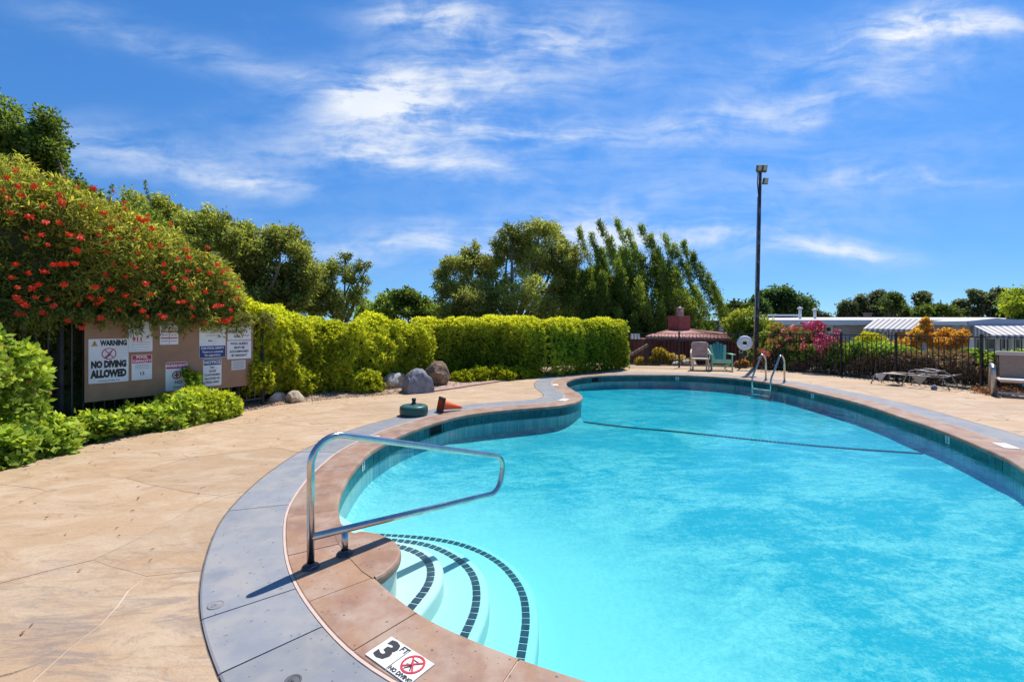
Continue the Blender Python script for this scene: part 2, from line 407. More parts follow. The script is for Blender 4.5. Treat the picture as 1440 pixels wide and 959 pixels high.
# joints, measured near the camera, even elsewhere
def joints(fixed, step):
    fx = sorted(set(fixed)); out = list(fx); gap0 = fx[-1]; total = (fx[0] + PER) - gap0; n = round(total / step)
    out += [(gap0 + total * k / n) for k in range(1, n)]
    return sorted(x % PER for x in out)
cj = joints([sarc(477, 717), sarc(489, 762), sarc(524, 808), sarc(593.5, 863.5), sarc(720, 923)], .62)
pool = empty('swimming_pool', (2.8, 8.2, 0))
tag(pool, 'kidney shaped swimming pool full of clear turquoise water with curved entry steps', 'swimming pool')
def sweep(m, s0, s1, prof, closed_ends=True, step=.09, smooth_idx=()):
    n = max(1, int(math.ceil((s1 - s0) / step))); k = len(prof); b = []
    for i in range(n + 1):
        s = s0 + (s1 - s0) * i / n; c, nn_ = cp(s)
        for (o, z) in prof: b.append((c[0] + nn_[0] * o, c[1] + nn_[1] * o, z))
    fs = [(i * k + j, (i + 1) * k + j, (i + 1) * k + j + 1, i * k + j + 1) for i in range(n) for j in range(k - 1)]
    if closed_ends: fs += [tuple(range(k)), tuple(n * k + j for j in range(k))[::-1]]
    m.add(b, fs); return m
cprof = [(.05, -.062), (.006, -.060), (-.002, -.050), (-.004, -.034), (-.002, -.018), (.004, -.007), (.014, -.0015), (.03, 0), (COPW - .006, 0), (COPW, -.005), (COPW, -.062)]
for i, s0 in enumerate(cj):
    s1 = cj[(i + 1) % len(cj)]; s1 = s1 if s1 > s0 else s1 + PER
    m = MB(); dz_ = random.uniform(-.0012, .0012)
    sweep(m, s0 + .0035, s1 - .0035, [(o, z + dz_) for o, z in cprof]); m.build('coping_stone', POOL_PALE, pool)
m = MB(); sweep(m, 0, PER, [(.02, -.058), (.02, -.006), (COPW + .001, -.006)], False); m.build('coping_mortar', MORTAR, pool)
m = MB(); sweep(m, 0, PER, [(COPW, -.03), (COPW + .001, -.001), (STR0 - .003, -.0005), (STR0, -.03)], False); m.build('expansion_joint', MORTAR, pool)
sj = joints([sarc(560, 833), sarc(505, 795), sarc(474, 704), sarc(520, 636)], 1.15)
border = empty('deck_border', (2.8, 8.2, 0)); tag(border, kind='structure')
sprof = [(STR0, -.05), (STR0, -.004), (STR0 + .006, 0), (STR1 - .012, 0.0), (STR1 - .003, -.004), (STR1, -.05)]
for i, s0 in enumerate(sj):
    s1 = sj[(i + 1) % len(sj)]; s1 = s1 if s1 > s0 else s1 + PER
    m = MB(); sweep(m, s0 + .004, s1 - .004, sprof, step=.045); m.build('border_slab', SLATE, border)
m = MB(); sweep(m, 0, PER, [(STR0, -.012), (STR1 + .02, -.0125)], False); m.build('border_bed', DARKJOINT, border)

# the rounded landing stone that holds the handrail
bulge_px = [(479, 735), (495.7, 747.5), (508, 746), (520.8, 747.3), (534, 750), (546.5, 755), (556, 760.5), (562, 767.7), (564, 774), (563, 781), (560, 787.5), (555, 793.5), (548, 800), (540, 806.5), (529, 812)]
bp = [tuple(G(*p)[:2]) for p in bulge_px]
bp = crom(bp, False, 5)
c_in = [(-1.36, 3.42), (-.90, 2.79)]
def inset(poly, d, ctr):
    out = []
    for p in poly:
        v = Vector((p[0] - ctr[0], p[1] - ctr[1])); L = v.length; out.append((ctr[0] + v.x * (L - d) / L, ctr[1] + v.y * (L - d) / L))
    return out
bc = (-1.13, 3.11)
m = MB()
back = [(-1.03, 2.90), (-1.12, 3.04), (-1.23, 3.22), (-1.33, 3.40)]
rings_ = [(0.03, -.062), (0.004, -.060), (0, -.05), (-.002, -.03), (.0, -.014), (.008, -.002), (.02, .0025)]
allr = []
for (d, z) in rings_:
    rr = inset(bp, d, bc); allr.append([(p[0], p[1], z) for p in rr])
k = len(bp)
vs = [q for r_ in allr for q in r_]; fs = []
for i in range(len(allr) - 1):
    for j in range(k - 1): fs.append((i * k + j, i * k + j + 1, (i + 1) * k + j + 1, (i + 1) * k + j))
nb = len(vs); vs += [(p[0], p[1], .0025) for p in [(-.84, 2.752), (-.93, 2.83), (-1.09, 3.02), (-1.22, 3.20), (-1.37, 3.44)]]
top = [(len(allr) - 1) * k + j for j in range(k)]
fs.append(tuple(top + [nb, nb + 1, nb + 2, nb + 3, nb + 4]))
m.add(vs, fs); lo = m.build('landing_stone', POOL_PALE, pool)
bmx = bmesh.new(); bmx.from_mesh(lo.data); bmesh.ops.recalc_face_normals(bmx, faces=bmx.faces); bmesh.ops.triangulate(bmx, faces=[f for f in bmx.faces if len(f.verts) > 4]); bmx.to_mesh(lo.data); bmx.free()

# plaster shell
def plaster():
    m = bpy.data.materials.new('pool_plaster'); m.use_nodes = True; t = NT(m.node_tree); b = m.node_tree.nodes['Principled BSDF']
    g = t.n('ShaderNodeNewGeometry'); P_ = g.outputs['Position']
    big = t.ss(t.noise(t.mapping(P_, rot=(0, 0, .5), scale=(.8, 1.1, 0)), .75, 9, .66, .6), .44, .57)  # mottling stands in for ripple light and caustics, painted into the plaster colour
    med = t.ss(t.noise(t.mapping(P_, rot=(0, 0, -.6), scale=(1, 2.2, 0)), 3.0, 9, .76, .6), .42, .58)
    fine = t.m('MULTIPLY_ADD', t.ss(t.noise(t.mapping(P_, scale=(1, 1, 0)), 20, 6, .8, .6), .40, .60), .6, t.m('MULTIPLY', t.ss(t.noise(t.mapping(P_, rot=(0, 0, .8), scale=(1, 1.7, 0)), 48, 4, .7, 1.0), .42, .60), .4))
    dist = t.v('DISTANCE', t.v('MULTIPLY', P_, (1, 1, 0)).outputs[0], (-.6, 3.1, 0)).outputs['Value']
    k1 = t.m('MULTIPLY', t.m('ADD', .42, t.m('MULTIPLY_ADD', med, .36, t.m('MULTIPLY', big, .42))), t.ss(dist, 1.0, 3.4))  # cyan grows away from the steps: water tint put into the plaster colour
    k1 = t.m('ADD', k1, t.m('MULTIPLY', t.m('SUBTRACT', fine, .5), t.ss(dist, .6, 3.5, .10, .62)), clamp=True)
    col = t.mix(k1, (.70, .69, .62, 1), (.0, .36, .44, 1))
    t.put(b.inputs['Base Color'], col); b.inputs['Roughness'].default_value = .8
    MATS['pool_plaster'] = m; return m
PLASTER = plaster()
def floorz(x, y):
    return -.445 - .235 * np.exp(-(((x - .5) ** 2 + (y - 3.0) ** 2) / (2 * 1.7 ** 2))) - .05 * np.exp(-(((x - .2) ** 2 + (y - 7.8) ** 2) / (2 * 1.5 ** 2)))
wallr = C0 + NRM * .03
wr2 = wallr
nW = len(wr2)
gx, gy = np.meshgrid(np.arange(-2, 8, .16), np.arange(1.4, 15, .16)); gx = gx.ravel(); gy = gy.ravel()
ins = inside(wr2, gx, gy)
D2 = np.min((gx[:, None] - wr2[None, :, 0]) ** 2 + (gy[:, None] - wr2[None, :, 1]) ** 2, 1); ins &= D2 > .26 ** 2
ex_ = [q for o_ in (-.05, -.11, -.18) for q in (C0 + NRM * o_)]
vv = [Vector((a, b)) for a, b in wr2] + [Vector((a, b)) for a, b in ex_] + [Vector((a, b)) for a, b in zip(gx[ins], gy[ins])]
res = delaunay_2d_cdt(vv, [(i, (i + 1) % nW) for i in range(nW)], [], 1, 1e-5)
V2 = np.array([(q.x, q.y) for q in res[0]]); Dm = np.sqrt(np.min((V2[:, 0:1] - wr2[None, :, 0]) ** 2 + (V2[:, 1:2] - wr2[None, :, 1]) ** 2, 1))
Z2 = floorz(V2[:, 0], V2[:, 1]) + .07 * np.clip(1 - Dm / .16, 0, 1) ** 2
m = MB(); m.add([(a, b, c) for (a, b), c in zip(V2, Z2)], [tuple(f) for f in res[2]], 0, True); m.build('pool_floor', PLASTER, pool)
m = MB(); n = nW
vs = [(p[0], p[1], -.05) for p in wr2] + [(p[0], p[1], float(floorz(p[0], p[1])) + .0701) for p in wr2]
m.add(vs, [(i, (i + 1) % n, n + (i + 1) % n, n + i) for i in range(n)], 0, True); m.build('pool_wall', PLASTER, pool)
# landing support wall
m = MB(); bw = inset(bp, .03, bc); k = len(bw)
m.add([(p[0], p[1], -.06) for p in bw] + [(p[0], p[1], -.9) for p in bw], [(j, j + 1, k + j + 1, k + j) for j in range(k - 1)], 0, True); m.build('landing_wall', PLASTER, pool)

# entry steps: curved treads
def zpx(x, y): return (x / 3.789 + 480, y / 3.789 + 740)
step_def = [
 (-.275, [(310, 108), (380, 128), (440, 160), (472, 200), (480, 260), (455, 330), (385, 415)]),
 (-.405, [(295, 76), (400, 87), (480, 106), (560, 140), (640, 190), (690, 240), (716, 300), (722, 380), (706, 470), (660, 570)]),
 (-.535, [(265, 50), (400, 58), (520, 72), (640, 98), (760, 145), (860, 210), (930, 290), (970, 370), (983, 450), (982, 540), (966, 640), (955, 700)])]
TILEDARK = mat('charcoal_mosaic', [(.035, .045, .075), (.06, .07, .10)], 20, .35, tint_rand=.2)
tile_me = None
for si, (z, pl) in enumerate(step_def):
    w_ = [tuple(G(*zpx(*p), z)[:2]) for p in pl]
    w_ = [(w_[0][0] * 2 - w_[1][0] - .10, w_[0][1] * 2 - w_[1][1] + .0)] + w_
    e = (w_[-1][0] - w_[-2][0], w_[-1][1] - w_[-2][1]); l_ = math.hypot(*e); w_.append((w_[-1][0] + e[0] / l_ * .28, w_[-1][1] + e[1] / l_ * .28))
    cv = resample(crom(w_, False, 10), step=.02, closed=False)
    for it in range(30):
        cv[1:-1] = cv[1:-1] * .5 + .25 * (cv[:-2] + cv[2:])
    tg = np.gradient(cv, axis=0); tg /= np.linalg.norm(tg, axis=1, keepdims=True)
    # outward normal (away from the landing)
    no = np.stack([-tg[:, 1], tg[:, 0]], 1)
    if np.sum((cv[len(cv) // 2] - np.array(bc)) * no[len(cv) // 2]) < 0: no = -no
    prof = [(-.5, 0)] # handled by cap
    edge = []
    for (o, dz_) in [(.055, 0), (.075, -.004), (.088, -.014), (.094, -.028), (.094, -.30)]:
        edge.append([(q[0] + a[0] * o, q[1] + a[1] * o, z + dz_) for q, a in zip(cv, no)])
    k = len(cv); m = MB(); vs = [q for e_ in edge for q in e_]
    fs = [(i * k + j, i * k + j + 1, (i + 1) * k + j + 1, (i + 1) * k + j) for i in range(len(edge) - 1) for j in range(k - 1)]
    m.add(vs, fs, 0, True)
    poly = [Vector((q[0], q[1])) for q in edge[0]] + [Vector(q) for q in [(-.55, 2.15), (-1.3, 2.6), (-1.75, 3.6), (-1.7, 4.4)]]
    r3 = delaunay_2d_cdt(poly, [(i, (i + 1) % len(poly)) for i in range(len(poly))], [], 1, 1e-6)
    m.add([(q.x, q.y, z) for q in r3[0]], [tuple(f) for f in r3[2]])
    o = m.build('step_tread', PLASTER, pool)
    bmx = bmesh.new(); bmx.from_mesh(o.data); bmesh.ops.remove_doubles(bmx, verts=bmx.verts, dist=1e-5); bmesh.ops.recalc_face_normals(bmx, faces=bmx.faces); bmx.to_mesh(o.data); bmx.free()
    if tile_me is None:
        t_ = MB(); t_.bbox((0, 0, 0), (.052, .056, .006), .0015); tile_me = t_.build('step_tile', TILEDARK, pool, world=False); proto = tile_me; first = True
    L = np.r_[0, np.cumsum(np.linalg.norm(np.diff(cv, axis=0), axis=1))]
    for s in np.arange(.0, L[-1], .0655):
        x = np.interp(s, L, cv[:, 0]); y = np.interp(s, L, cv[:, 1]); a = math.atan2(np.interp(s, L, tg[:, 1]), np.interp(s, L, tg[:, 0]))
        if not inside(C0, np.array([x]), np.array([y]))[0]: continue
        if first: q = proto; first = False
        else: q = proto.copy(); COL.objects.link(q)
        q.parent = pool; q.location = (x - pool.location.x, y - pool.location.y, z + .002); q.rotation_euler = (0, 0, a + random.uniform(-.02, .02))
# slope-break tile line across the floor
lp = [G(822, 595, -.48), G(880, 602.5, -.48), G(960, 610.5, -.48), G(1058, 621, -.475), G(1127, 627.7, -.47), G(1200, 633.6, -.465), G(1300, 640, -.46)]
lc = resample(crom([(p.x, p.y) for p in lp], False, 8), step=.058, closed=False)
m = MB()
for i in range(len(lc) - 1):
    a = lc[i]; b = lc[i + 1]; ang = math.atan2(b[1] - a[1], b[0] - a[0]); z = float(floorz(a[0], a[1])) + .012
    m.box((a[0], a[1], z), (.05, .05, .012), Matrix.Rotation(ang, 3, 'Z'))
tag(m.build('floor_line_tiles', TILEDARK, pool), kind='stuff')

# waterline tiles
TEAL = mat('teal_glazed_tile', [(.018, .085, .09), (.035, .125, .125), (.012, .055, .07)], 9, .18, tint_rand=.25, spec=.6)
MARKW = mat('white_marker_tile', [(.78, .77, .72), (.66, .65, .60)], 8, .45)
tb = MB(); tb.box((0, 0, 0), (.149, .008, .149)); t0 = tb.build('waterline_tile', TEAL, pool, world=False)
marks = {round((sarc(524, 643)) / .1535): '3', round(sarc(1331, 607) / .1535): '5', round(sarc(1140, 548) / .1535): '8', round(sarc(952, 527) / .1535): '7'}
skim = [sarc(617, 592), sarc(838, 528.5)]
ntile = int(PER / .1535); firstt = True
sk_arcs = skim
grout_m = MB(); sweep(grout_m, 0, PER, [(.029, -.06), (.029, -.222), (.032, -.224)], False); grout_m.build('tile_grout', mat('dark_grout', [(.05, .10, .11)], rough=.8), pool)
def text_mesh(txt, size, bold=0.0, align='CENTER', width=1.0):
    cu = bpy.data.curves.new('lettering', 'FONT'); cu.body = txt; cu.size = size; cu.align_x = align; cu.align_y = 'CENTER'; cu.offset = bold; cu.resolution_u = 2
    ob = bpy.data.objects.new('lettering', cu); COL.objects.link(ob)
    bpy.context.view_layer.update()
    me = bpy.data.meshes.new_from_object(ob.evaluated_get(bpy.context.evaluated_depsgraph_get()))
    bpy.data.objects.remove(ob); bpy.data.curves.remove(cu)
    V = [Vector((q.co.x * width, q.co.y, 0)) for q in me.vertices]; F = [tuple(p.vertices) for p in me.polygons]
    bpy.data.meshes.remove(me); return V, F
def put_text(m, txt, size, O, U, Vv, x, y, bold=0.0, width=1.0, mi=0, off=.003, align='CENTER'):
    """text in the plane O + x*U + y*V"""
    Vs, Fs = text_mesh(txt, size, bold, align, width); N = U.cross(Vv)
    m.add([O + U * (x + q.x) + Vv * (y + q.y) + N * off for q in Vs], Fs, mi)
for i in range(ntile):
    s = (i + .5) * PER / ntile; c, nn_ = cp(s, .026)
    ang = math.atan2(nn_[1], nn_[0]) - math.pi / 2
    if any(abs(((s - q + PER / 2) % PER) - PER / 2) < .20 for q in skim): continue
    if firstt: q = t0; firstt = False
    else: q = t0.copy(); COL.objects.link(q)
    q.parent = pool; q.location = (c[0] - pool.location.x, c[1] - pool.location.y, -.142); q.rotation_euler = (0, 0, ang)
for s, num in [(sarc(524, 641), '3'), (sarc(1331, 607), '5'), (sarc(1143, 550), '8'), (sarc(952, 527), '8')]:
    c, nn_ = cp(s, .018); N_ = Vector((-nn_[0], -nn_[1], 0)); U = Vector((0, 0, 1)).cross(N_); O = Vector((c[0], c[1], -.115))
    m = MB(); mk_ = Matrix((U, N_, Vector((0, 0, 1)))).transposed(); m.box(O, (.10, .006, .10), mk_); mo = m.build('depth_marker', MARKW, pool)
    m = MB(); put_text(m, num, .10, O, U, Vector((0, 0, 1)), 0, 0, .003, off=.005); m.build('numeral', INK, mo)
for s in skim:
    m = MB(); c, nn_ = cp(s, .05); N_ = Vector((nn_[0], nn_[1], 0)); U = Vector((-nn_[1], nn_[0], 0)); O = Vector((c[0], c[1], -.13))
    for sx in (-1, 1): m.bar(O + U * .19 * sx + Vector((0, 0, -.08)) - N_ * .03, O + U * .19 * sx + Vector((0, 0, .07)) - N_ * .03, .02, .02)
    m.bar(O - U * .2 + Vector((0, 0, -.08)) - N_ * .03, O + U * .2 + Vector((0, 0, -.08)) - N_ * .03, .02, .02)
    f_ = m.build('skimmer_mouth', mat('skimmer_plastic', [(.05, .09, .10)], rough=.5), pool)
    m = MB(); m.bar(O - U * .18 - N_ * .024, O + U * .18 - N_ * .024, .004, .15); m.build('skimmer_throat', mat('skimmer_dark', [(.004, .008, .01)], rough=.9), f_)

# water body
def water():
    m = bpy.data.materials.new('pool_water'); m.use_nodes = True; t = NT(m.node_tree); m.node_tree.nodes.clear()
    g = t.n('ShaderNodeNewGeometry'); P_ = g.outputs['Position']
    h1 = t.noise(t.mapping(P_, rot=(0, 0, .35), scale=(1, .7, 1)), 2.6, 4, .55, .8)
    h2 = t.noise(t.mapping(P_, rot=(0, 0, -.5)), 9.0, 4, .55, .4)
    h = t.m('MULTIPLY_ADD', h1, 1.0, t.m('MULTIPLY', h2, .30))
    bn = t.n('ShaderNodeBump'); bn.inputs['Strength'].default_value = .55; bn.inputs['Distance'].default_value = .024; t.put(bn.inputs['Height'], h)
    fr = t.n('ShaderNodeFresnel'); fr.inputs[0].default_value = 1.333; t.link(bn.outputs[0], fr.inputs[1])
    gl = t.n('ShaderNodeBsdfGlossy'); gl.inputs['Roughness'].default_value = .015; t.link(bn.outputs[0], gl.inputs['Normal'])
    tr = t.n('ShaderNodeBsdfTransparent'); tr.inputs[0].default_value = (.97, 1, 1, 1)
    mx = t.n('ShaderNodeMixShader'); t.put(mx.inputs[0], t.m('MULTIPLY', fr.outputs[0], .8)); t.link(tr.outputs[0], mx.inputs[1]); t.link(gl.outputs[0], mx.inputs[2])
    va = t.n('ShaderNodeVolumeAbsorption'); va.inputs[0].default_value = (.0, .845, .935, 1); va.inputs[1].default_value = 1.02
    out = t.n('ShaderNodeOutputMaterial'); t.link(mx.outputs[0], out.inputs[0]); t.link(va.outputs[0], out.inputs[1]); return m
wp = (C0 + NRM * .045)[::2]; n = len(wp)
m = MB(); r4 = delaunay_2d_cdt([Vector(q) for q in wp], [(i, (i + 1) % n) for i in range(n)], [], 1, 1e-6)
nn0 = len(r4[0])
m.add([(q.x, q.y, WATER_Z) for q in r4[0]] + [(q.x, q.y, -1.3) for q in r4[0]],
      [tuple(f) for f in r4[2]] + [tuple(i + nn0 for i in f)[::-1] for f in r4[2]] + [(i, n_ + i if False else nn0 + i, nn0 + (i + 1) % n, (i + 1) % n) for i in range(n) for n_ in (0,)])
wo_ = m.build('pool_water', water()); tag(wo_, kind='structure')
bmx = bmesh.new(); bmx.from_mesh(wo_.data); bmesh.ops.recalc_face_normals(bmx, faces=bmx.faces); bmx.to_mesh(wo_.data); bmx.free()

# ------------------------------------------------------------------ stamped concrete deck in flagstones
deck_edge_px = [(0, 655), (50, 640), (100, 627), (150, 617), (200, 608), (245, 599), (290, 590), (335, 580), (380, 571), (425, 565), (470, 560.5), (515, 557), (560, 553.5), (605, 549), (650, 543), (700, 535.5), (740, 529)]
de = [tuple(G(*p)[:2]) for p in deck_edge_px]
deck_poly = [(-12, -6), (-8.2, 1.5), (-6.6, 3.6)] + de + [(1.5, 15.6), (4.0, 18.1), (10.0, 16.0), (11.5, 11.0), (12.6, 7.4), (14, -6)]
def deckmat():
    m = bpy.data.materials.new('stamped_concrete'); m.use_nodes = True; t = NT(m.node_tree); b = m.node_tree.nodes['Principled BSDF']
    g = t.n('ShaderNodeNewGeometry'); P_ = g.outputs['Position']; oi = t.n('ShaderNodeObjectInfo')
    a1 = t.noise(t.mapping(P_, rot=(0, 0, R(-28)), scale=(1.0, 2.0, 1)), 1.2, 10, .66, 1.4)
    a2 = t.noise(t.mapping(P_, loc=(5, 2, 0), rot=(0, 0, R(-32)), scale=(1, 2.5, 1)), 2.6, 10, .72, 2.0)
    a3 = t.noise(t.mapping(P_, rot=(0, 0, .4), scale=(1, 1.6, 1)), .55, 5, .6, .5)
    a4 = t.noise(P_, 55, 4, .7)
    col = t.mix(t.ss(a3, .35, .65), (.485, .32, .185, 1), (.485, .335, .21, 1))
    col = t.mix(t.m('MULTIPLY', t.ss(a1, .42, .62), .80), col, (.56, .42, .285, 1))
    col = t.mix(t.m('MULTIPLY', t.ss(a2, .50, .68), .56), col, (.29, .19, .125, 1))
    col = t.mix(t.m('MULTIPLY', t.ss(t.noise(t.mapping(P_, loc=(9, 9, 0)), 1.6, 7, .7, .8), .56, .72), .45), col, (.50, .28, .13, 1))
    near = t.m('MULTIPLY', t.ss(t.v('DISTANCE', t.v('MULTIPLY', P_, (1, .8, 0)).outputs[0], (-2.0, 1.55, 0)).outputs['Value'], 1.7, .3), t.ss(t.noise(t.mapping(P_, loc=(1, 4, 0), rot=(0, 0, R(-38)), scale=(1, 4, 1)), 1.7, 9, .68, 1.3), .46, .64))
    col = t.mix(t.m('MULTIPLY', near, .66), col, (.235, .19, .175, 1))
    col = t.mix(t.m('MULTIPLY', t.ss(a4, .50, .72), .42), col, (.26, .20, .15, 1))
    k = t.m('MULTIPLY_ADD', oi.outputs['Random'], .14, .93); cb = t.n('ShaderNodeCombineXYZ')
    for i in range(3): t.put(cb.inputs[i], k)
    col = t.mix(1, col, cb.outputs[0], 'MULTIPLY')
    # hairline cracks
    wv2 = t.v('SCALE', t.v('SUBTRACT', t.n('ShaderNodeTexNoise').outputs['Color'], (.5, .5, .5)).outputs[0], scale=0)
    nz = t.n('ShaderNodeTexNoise'); t.put(nz.inputs['Vector'], P_); nz.inputs['Scale'].default_value = 1.6; nz.inputs['Detail'].default_value = 8
    wp_ = t.v('ADD', P_, t.v('SCALE', t.v('SUBTRACT', nz.outputs['Color'], (.5, .5, .5)).outputs[0], scale=.7).outputs[0]).outputs[0]
    vo = t.n('ShaderNodeTexVoronoi', feature='DISTANCE_TO_EDGE'); t.put(vo.inputs['Vector'], t.mapping(wp_, scale=(.38, .55, 0), rot=(0, 0, .3))); vo.inputs['Scale'].default_value = 1.0
    crack = t.m('MULTIPLY', t.ss(vo.outputs['Distance'], .0045, .0012), t.ss(t.noise(P_, .9, 3, .5), .50, .60))
    col = t.mix(t.m('MULTIPLY', crack, .5), col, (.10, .07, .05, 1))
    t.put(b.inputs['Base Color'], col); b.inputs['Roughness'].default_value = .62; b.inputs['Specular IOR Level'].default_value = .3
    bn = t.n('ShaderNodeBump'); bn.inputs['Distance'].default_value = .016; bn.inputs['Strength'].default_value = .8
    hh = t.m('SUBTRACT', t.m('MULTIPLY_ADD', a2, .7, t.m('MULTIPLY', a4, .18)), crack)
    t.put(bn.inputs['Height'], hh); t.link(bn.outputs[0], b.inputs['Normal']); return m
DECKM = deckmat()
GROUT = mat('stamped_joint', [(.60, .48, .36), (.46, .33, .22), (.54, .42, .30)], 1.3, .8, lo=.40, hi=.60)
deck = empty('pool_deck', (0, 5, 0)); tag(deck, kind='structure')
hole = (C0 + NRM * (STR1 + .008))[::2]
holeE = [tuple(q) for q in hole]
# grout bed with the pool cut out
DP = resample(crom(deck_poly, True, 4), step=.4)
vv = [Vector(q) for q in DP] + [Vector(q) for q in hole]; nd = len(DP); nh = len(hole)
r5 = delaunay_2d_cdt(vv, [(i, (i + 1) % nd) for i in range(nd)] + [(nd + i, nd + (i + 1) % nh) for i in range(nh)], [], 1, 1e-6)
V5 = np.array([(q.x, q.y) for q in r5[0]])
def keep(faces, V, polyin, polyout):
    c = np.array([V[list(f)].mean(0) for f in faces]); ok = inside(polyin, c[:, 0], c[:, 1]) & ~inside(polyout, c[:, 0], c[:, 1]); return [f for f, k_ in zip(faces, ok) if k_]
m = MB(); m.add([(a, b, -.0052) for a, b in V5], [tuple(f) for f in keep(r5[2], V5, DP, hole)]); m.build('joint_bed', GROUT, deck)
# voronoi flagstones
seeds = []
for i in range(-9, 12):
    for j in range(-2, 17):
        x = i * 1.45 + (j % 2) * .7 + random.uniform(-.48, .48); y = j * 1.2 + random.uniform(-.42, .42)
        if inside(deck_poly, np.array([x]), np.array([y]))[0] or min((x - a) ** 2 + (y - b) ** 2 for a, b in DP) < 2.5: seeds.append((x, y))
def clip(poly, a, b, c):   # keep a*x+b*y<=c
    out = []
    for i in range(len(poly)):
        p, q = poly[i], poly[(i + 1) % len(poly)]; dp = a * p[0] + b * p[1] - c; dq = a * q[0] + b * q[1] - c
        if dp <= 0: out.append(p)
        if dp * dq < 0:
            t = dp / (dp - dq); out.append((p[0] + (q[0] - p[0]) * t, p[1] + (q[1] - p[1]) * t))
    return out
for (sx, sy) in seeds:
    if sy < -2.5: continue
    gap_ = random.choice([.002, .0025, .003, .004, .0065])
    poly = [(sx - 3, sy - 3), (sx + 3, sy - 3), (sx + 3, sy + 3), (sx - 3, sy + 3)]
    for (ox, oy) in seeds:
        if (ox, oy) == (sx, sy) or (ox - sx) ** 2 + (oy - sy) ** 2 > 16: continue
        a, b = ox - sx, oy - sy; l_ = math.hypot(a, b); a /= l_; b /= l_
        poly = clip(poly, a, b, a * (sx + ox) / 2 + b * (sy + oy) / 2 - gap_)
        if len(poly) < 3: break
    if len(poly) < 3: continue
    # roughen the straight edges
    rr = []
    for i in range(len(poly)):
        p, q = Vector(poly[i]), Vector(poly[(i + 1) % len(poly)]); L = (q - p).length; k_ = max(1, int(L / .16)); nr_ = Vector((-(q - p).y, (q - p).x)) / (L + 1e-9)
        for j in range(k_):
            o_ = p + (q - p) * j / k_
            # the wobble depends on position so that neighbours follow one line
            wq = .045 * math.sin(o_.x * 3.1 + o_.y * 2.3) + .022 * math.sin(o_.x * 9.7 - o_.y * 7.1 + 1)
            o_ = o_ + Vector((wq, .04 * math.sin(o_.y * 3.7 - o_.x * 1.9 + 2)))
            rr.append(o_)
    npoly = [(q.x, q.y) for q in rr]
    pts_a = np.array(npoly); inh = inside(hole, pts_a[:, 0], pts_a[:, 1])
    ind = inside(DP, pts_a[:, 0], pts_a[:, 1])
    if inh.all() or not ind.any(): continue
    V = [Vector(q) for q in npoly]; E = [(i, (i + 1) % len(V)) for i in range(len(V))]
    if inh.any() or np.min((pts_a[:, 0:1] - hole[None, :, 0]) ** 2 + (pts_a[:, 1:2] - hole[None, :, 1]) ** 2) < .3:
        b0 = len(V); V += [Vector(q) for q in hole]; E += [(b0 + i, b0 + (i + 1) % nh) for i in range(nh)]
    if not ind.all():
        b0 = len(V); V += [Vector(q) for q in DP]; E += [(b0 + i, b0 + (i + 1) % nd) for i in range(nd)]
    rs = delaunay_2d_cdt(V, E, [], 0, 1e-6)
    VV = np.array([(q.x, q.y) for q in rs[0]]); fc = [f for f in rs[2]]
    if not fc: continue
    c = np.array([VV[list(f)].mean(0) for f in fc])
    ok = inside(npoly, c[:, 0], c[:, 1]) & ~inside(hole, c[:, 0], c[:, 1]) & inside(DP, c[:, 0], c[:, 1])
    fc = [tuple(f) for f, k_ in zip(fc, ok) if k_]
    if not fc: continue
    cnt = {}
    for f in fc:
        for a, b in zip(f, f[1:] + f[:1]): cnt[(a, b)] = cnt.get((a, b), 0) + 1
    used = sorted({i for f in fc for i in f}); mp = {o: i for i, o in enumerate(used)}; zz = random.uniform(-.0035, -.0015)
    top = [(VV[i][0], VV[i][1], zz) for i in used]; nb = len(top)
    fs = [tuple(mp[i] for i in f) for f in fc]
    for (a, b) in cnt:
        if (b, a) not in cnt: fs.append((mp[a], mp[b], nb + mp[b], nb + mp[a])[::-1])
    m = MB(); m.add(top + [(x, y, -.012) for x, y, _ in top], fs); m.build('flagstone', DECKM, deck)
# depth markers set in the coping / border
def deck_marker(O, U, V, txt):
    """two white tiles: a numeral with FT, and a no-diving roundel"""
    M3 = Matrix((U, V, Vector((0, 0, 1)))).transposed()
    d = tag(empty('depth_marker', O), txt, 'depth marker')
    m = MB()
    for k_ in (-1, 1): m.box(O + U * k_ * .0765 + Vector((0, 0, .003)), (.150, .150, .006), M3)
    m.build('white_tile', MARKW, d)
    return d
tu0 = G(550.7, 895); tu1 = G(611.4, 934); tv = G(513, 921)
U = (tu1 - tu0).normalized(); Vd = (tu0 - tv).normalized(); Vd = (Vd - U * Vd.dot(U)).normalized()
O = tv + U * .1525 + Vd * .0765 + Vector((0, 0, 0))
dm = deck_marker(O, U, Vd, 'white tiles reading 3 FT with a red no diving roundel set in the near coping')
m = MB(); Oz = O + Vector((0, 0, .007))
put_text(m, '3', .155, Oz, U, Vd, -.087, -.002, .007, 1.15, off=.001); put_text(m, 'FT', .046, Oz, U, Vd, -.022, .048, .001, off=.001)
put_text(m, 'NO DIVING', .029, Oz, U, Vd, .077, -.060, .0012, .95, off=.001)
def stroke(m, a, b, wd, O, U, V, off=.001, mi=0):
    a = Vector(a); b = Vector(b); d = (b - a).normalized(); n_ = Vector((-d.y, d.x)) * wd / 2; N = U.cross(V)
    m.add([O + U * q.x + V * q.y + N * off for q in (a - n_, b - n_, b + n_, a + n_)], [(0, 1, 2, 3)], mi)
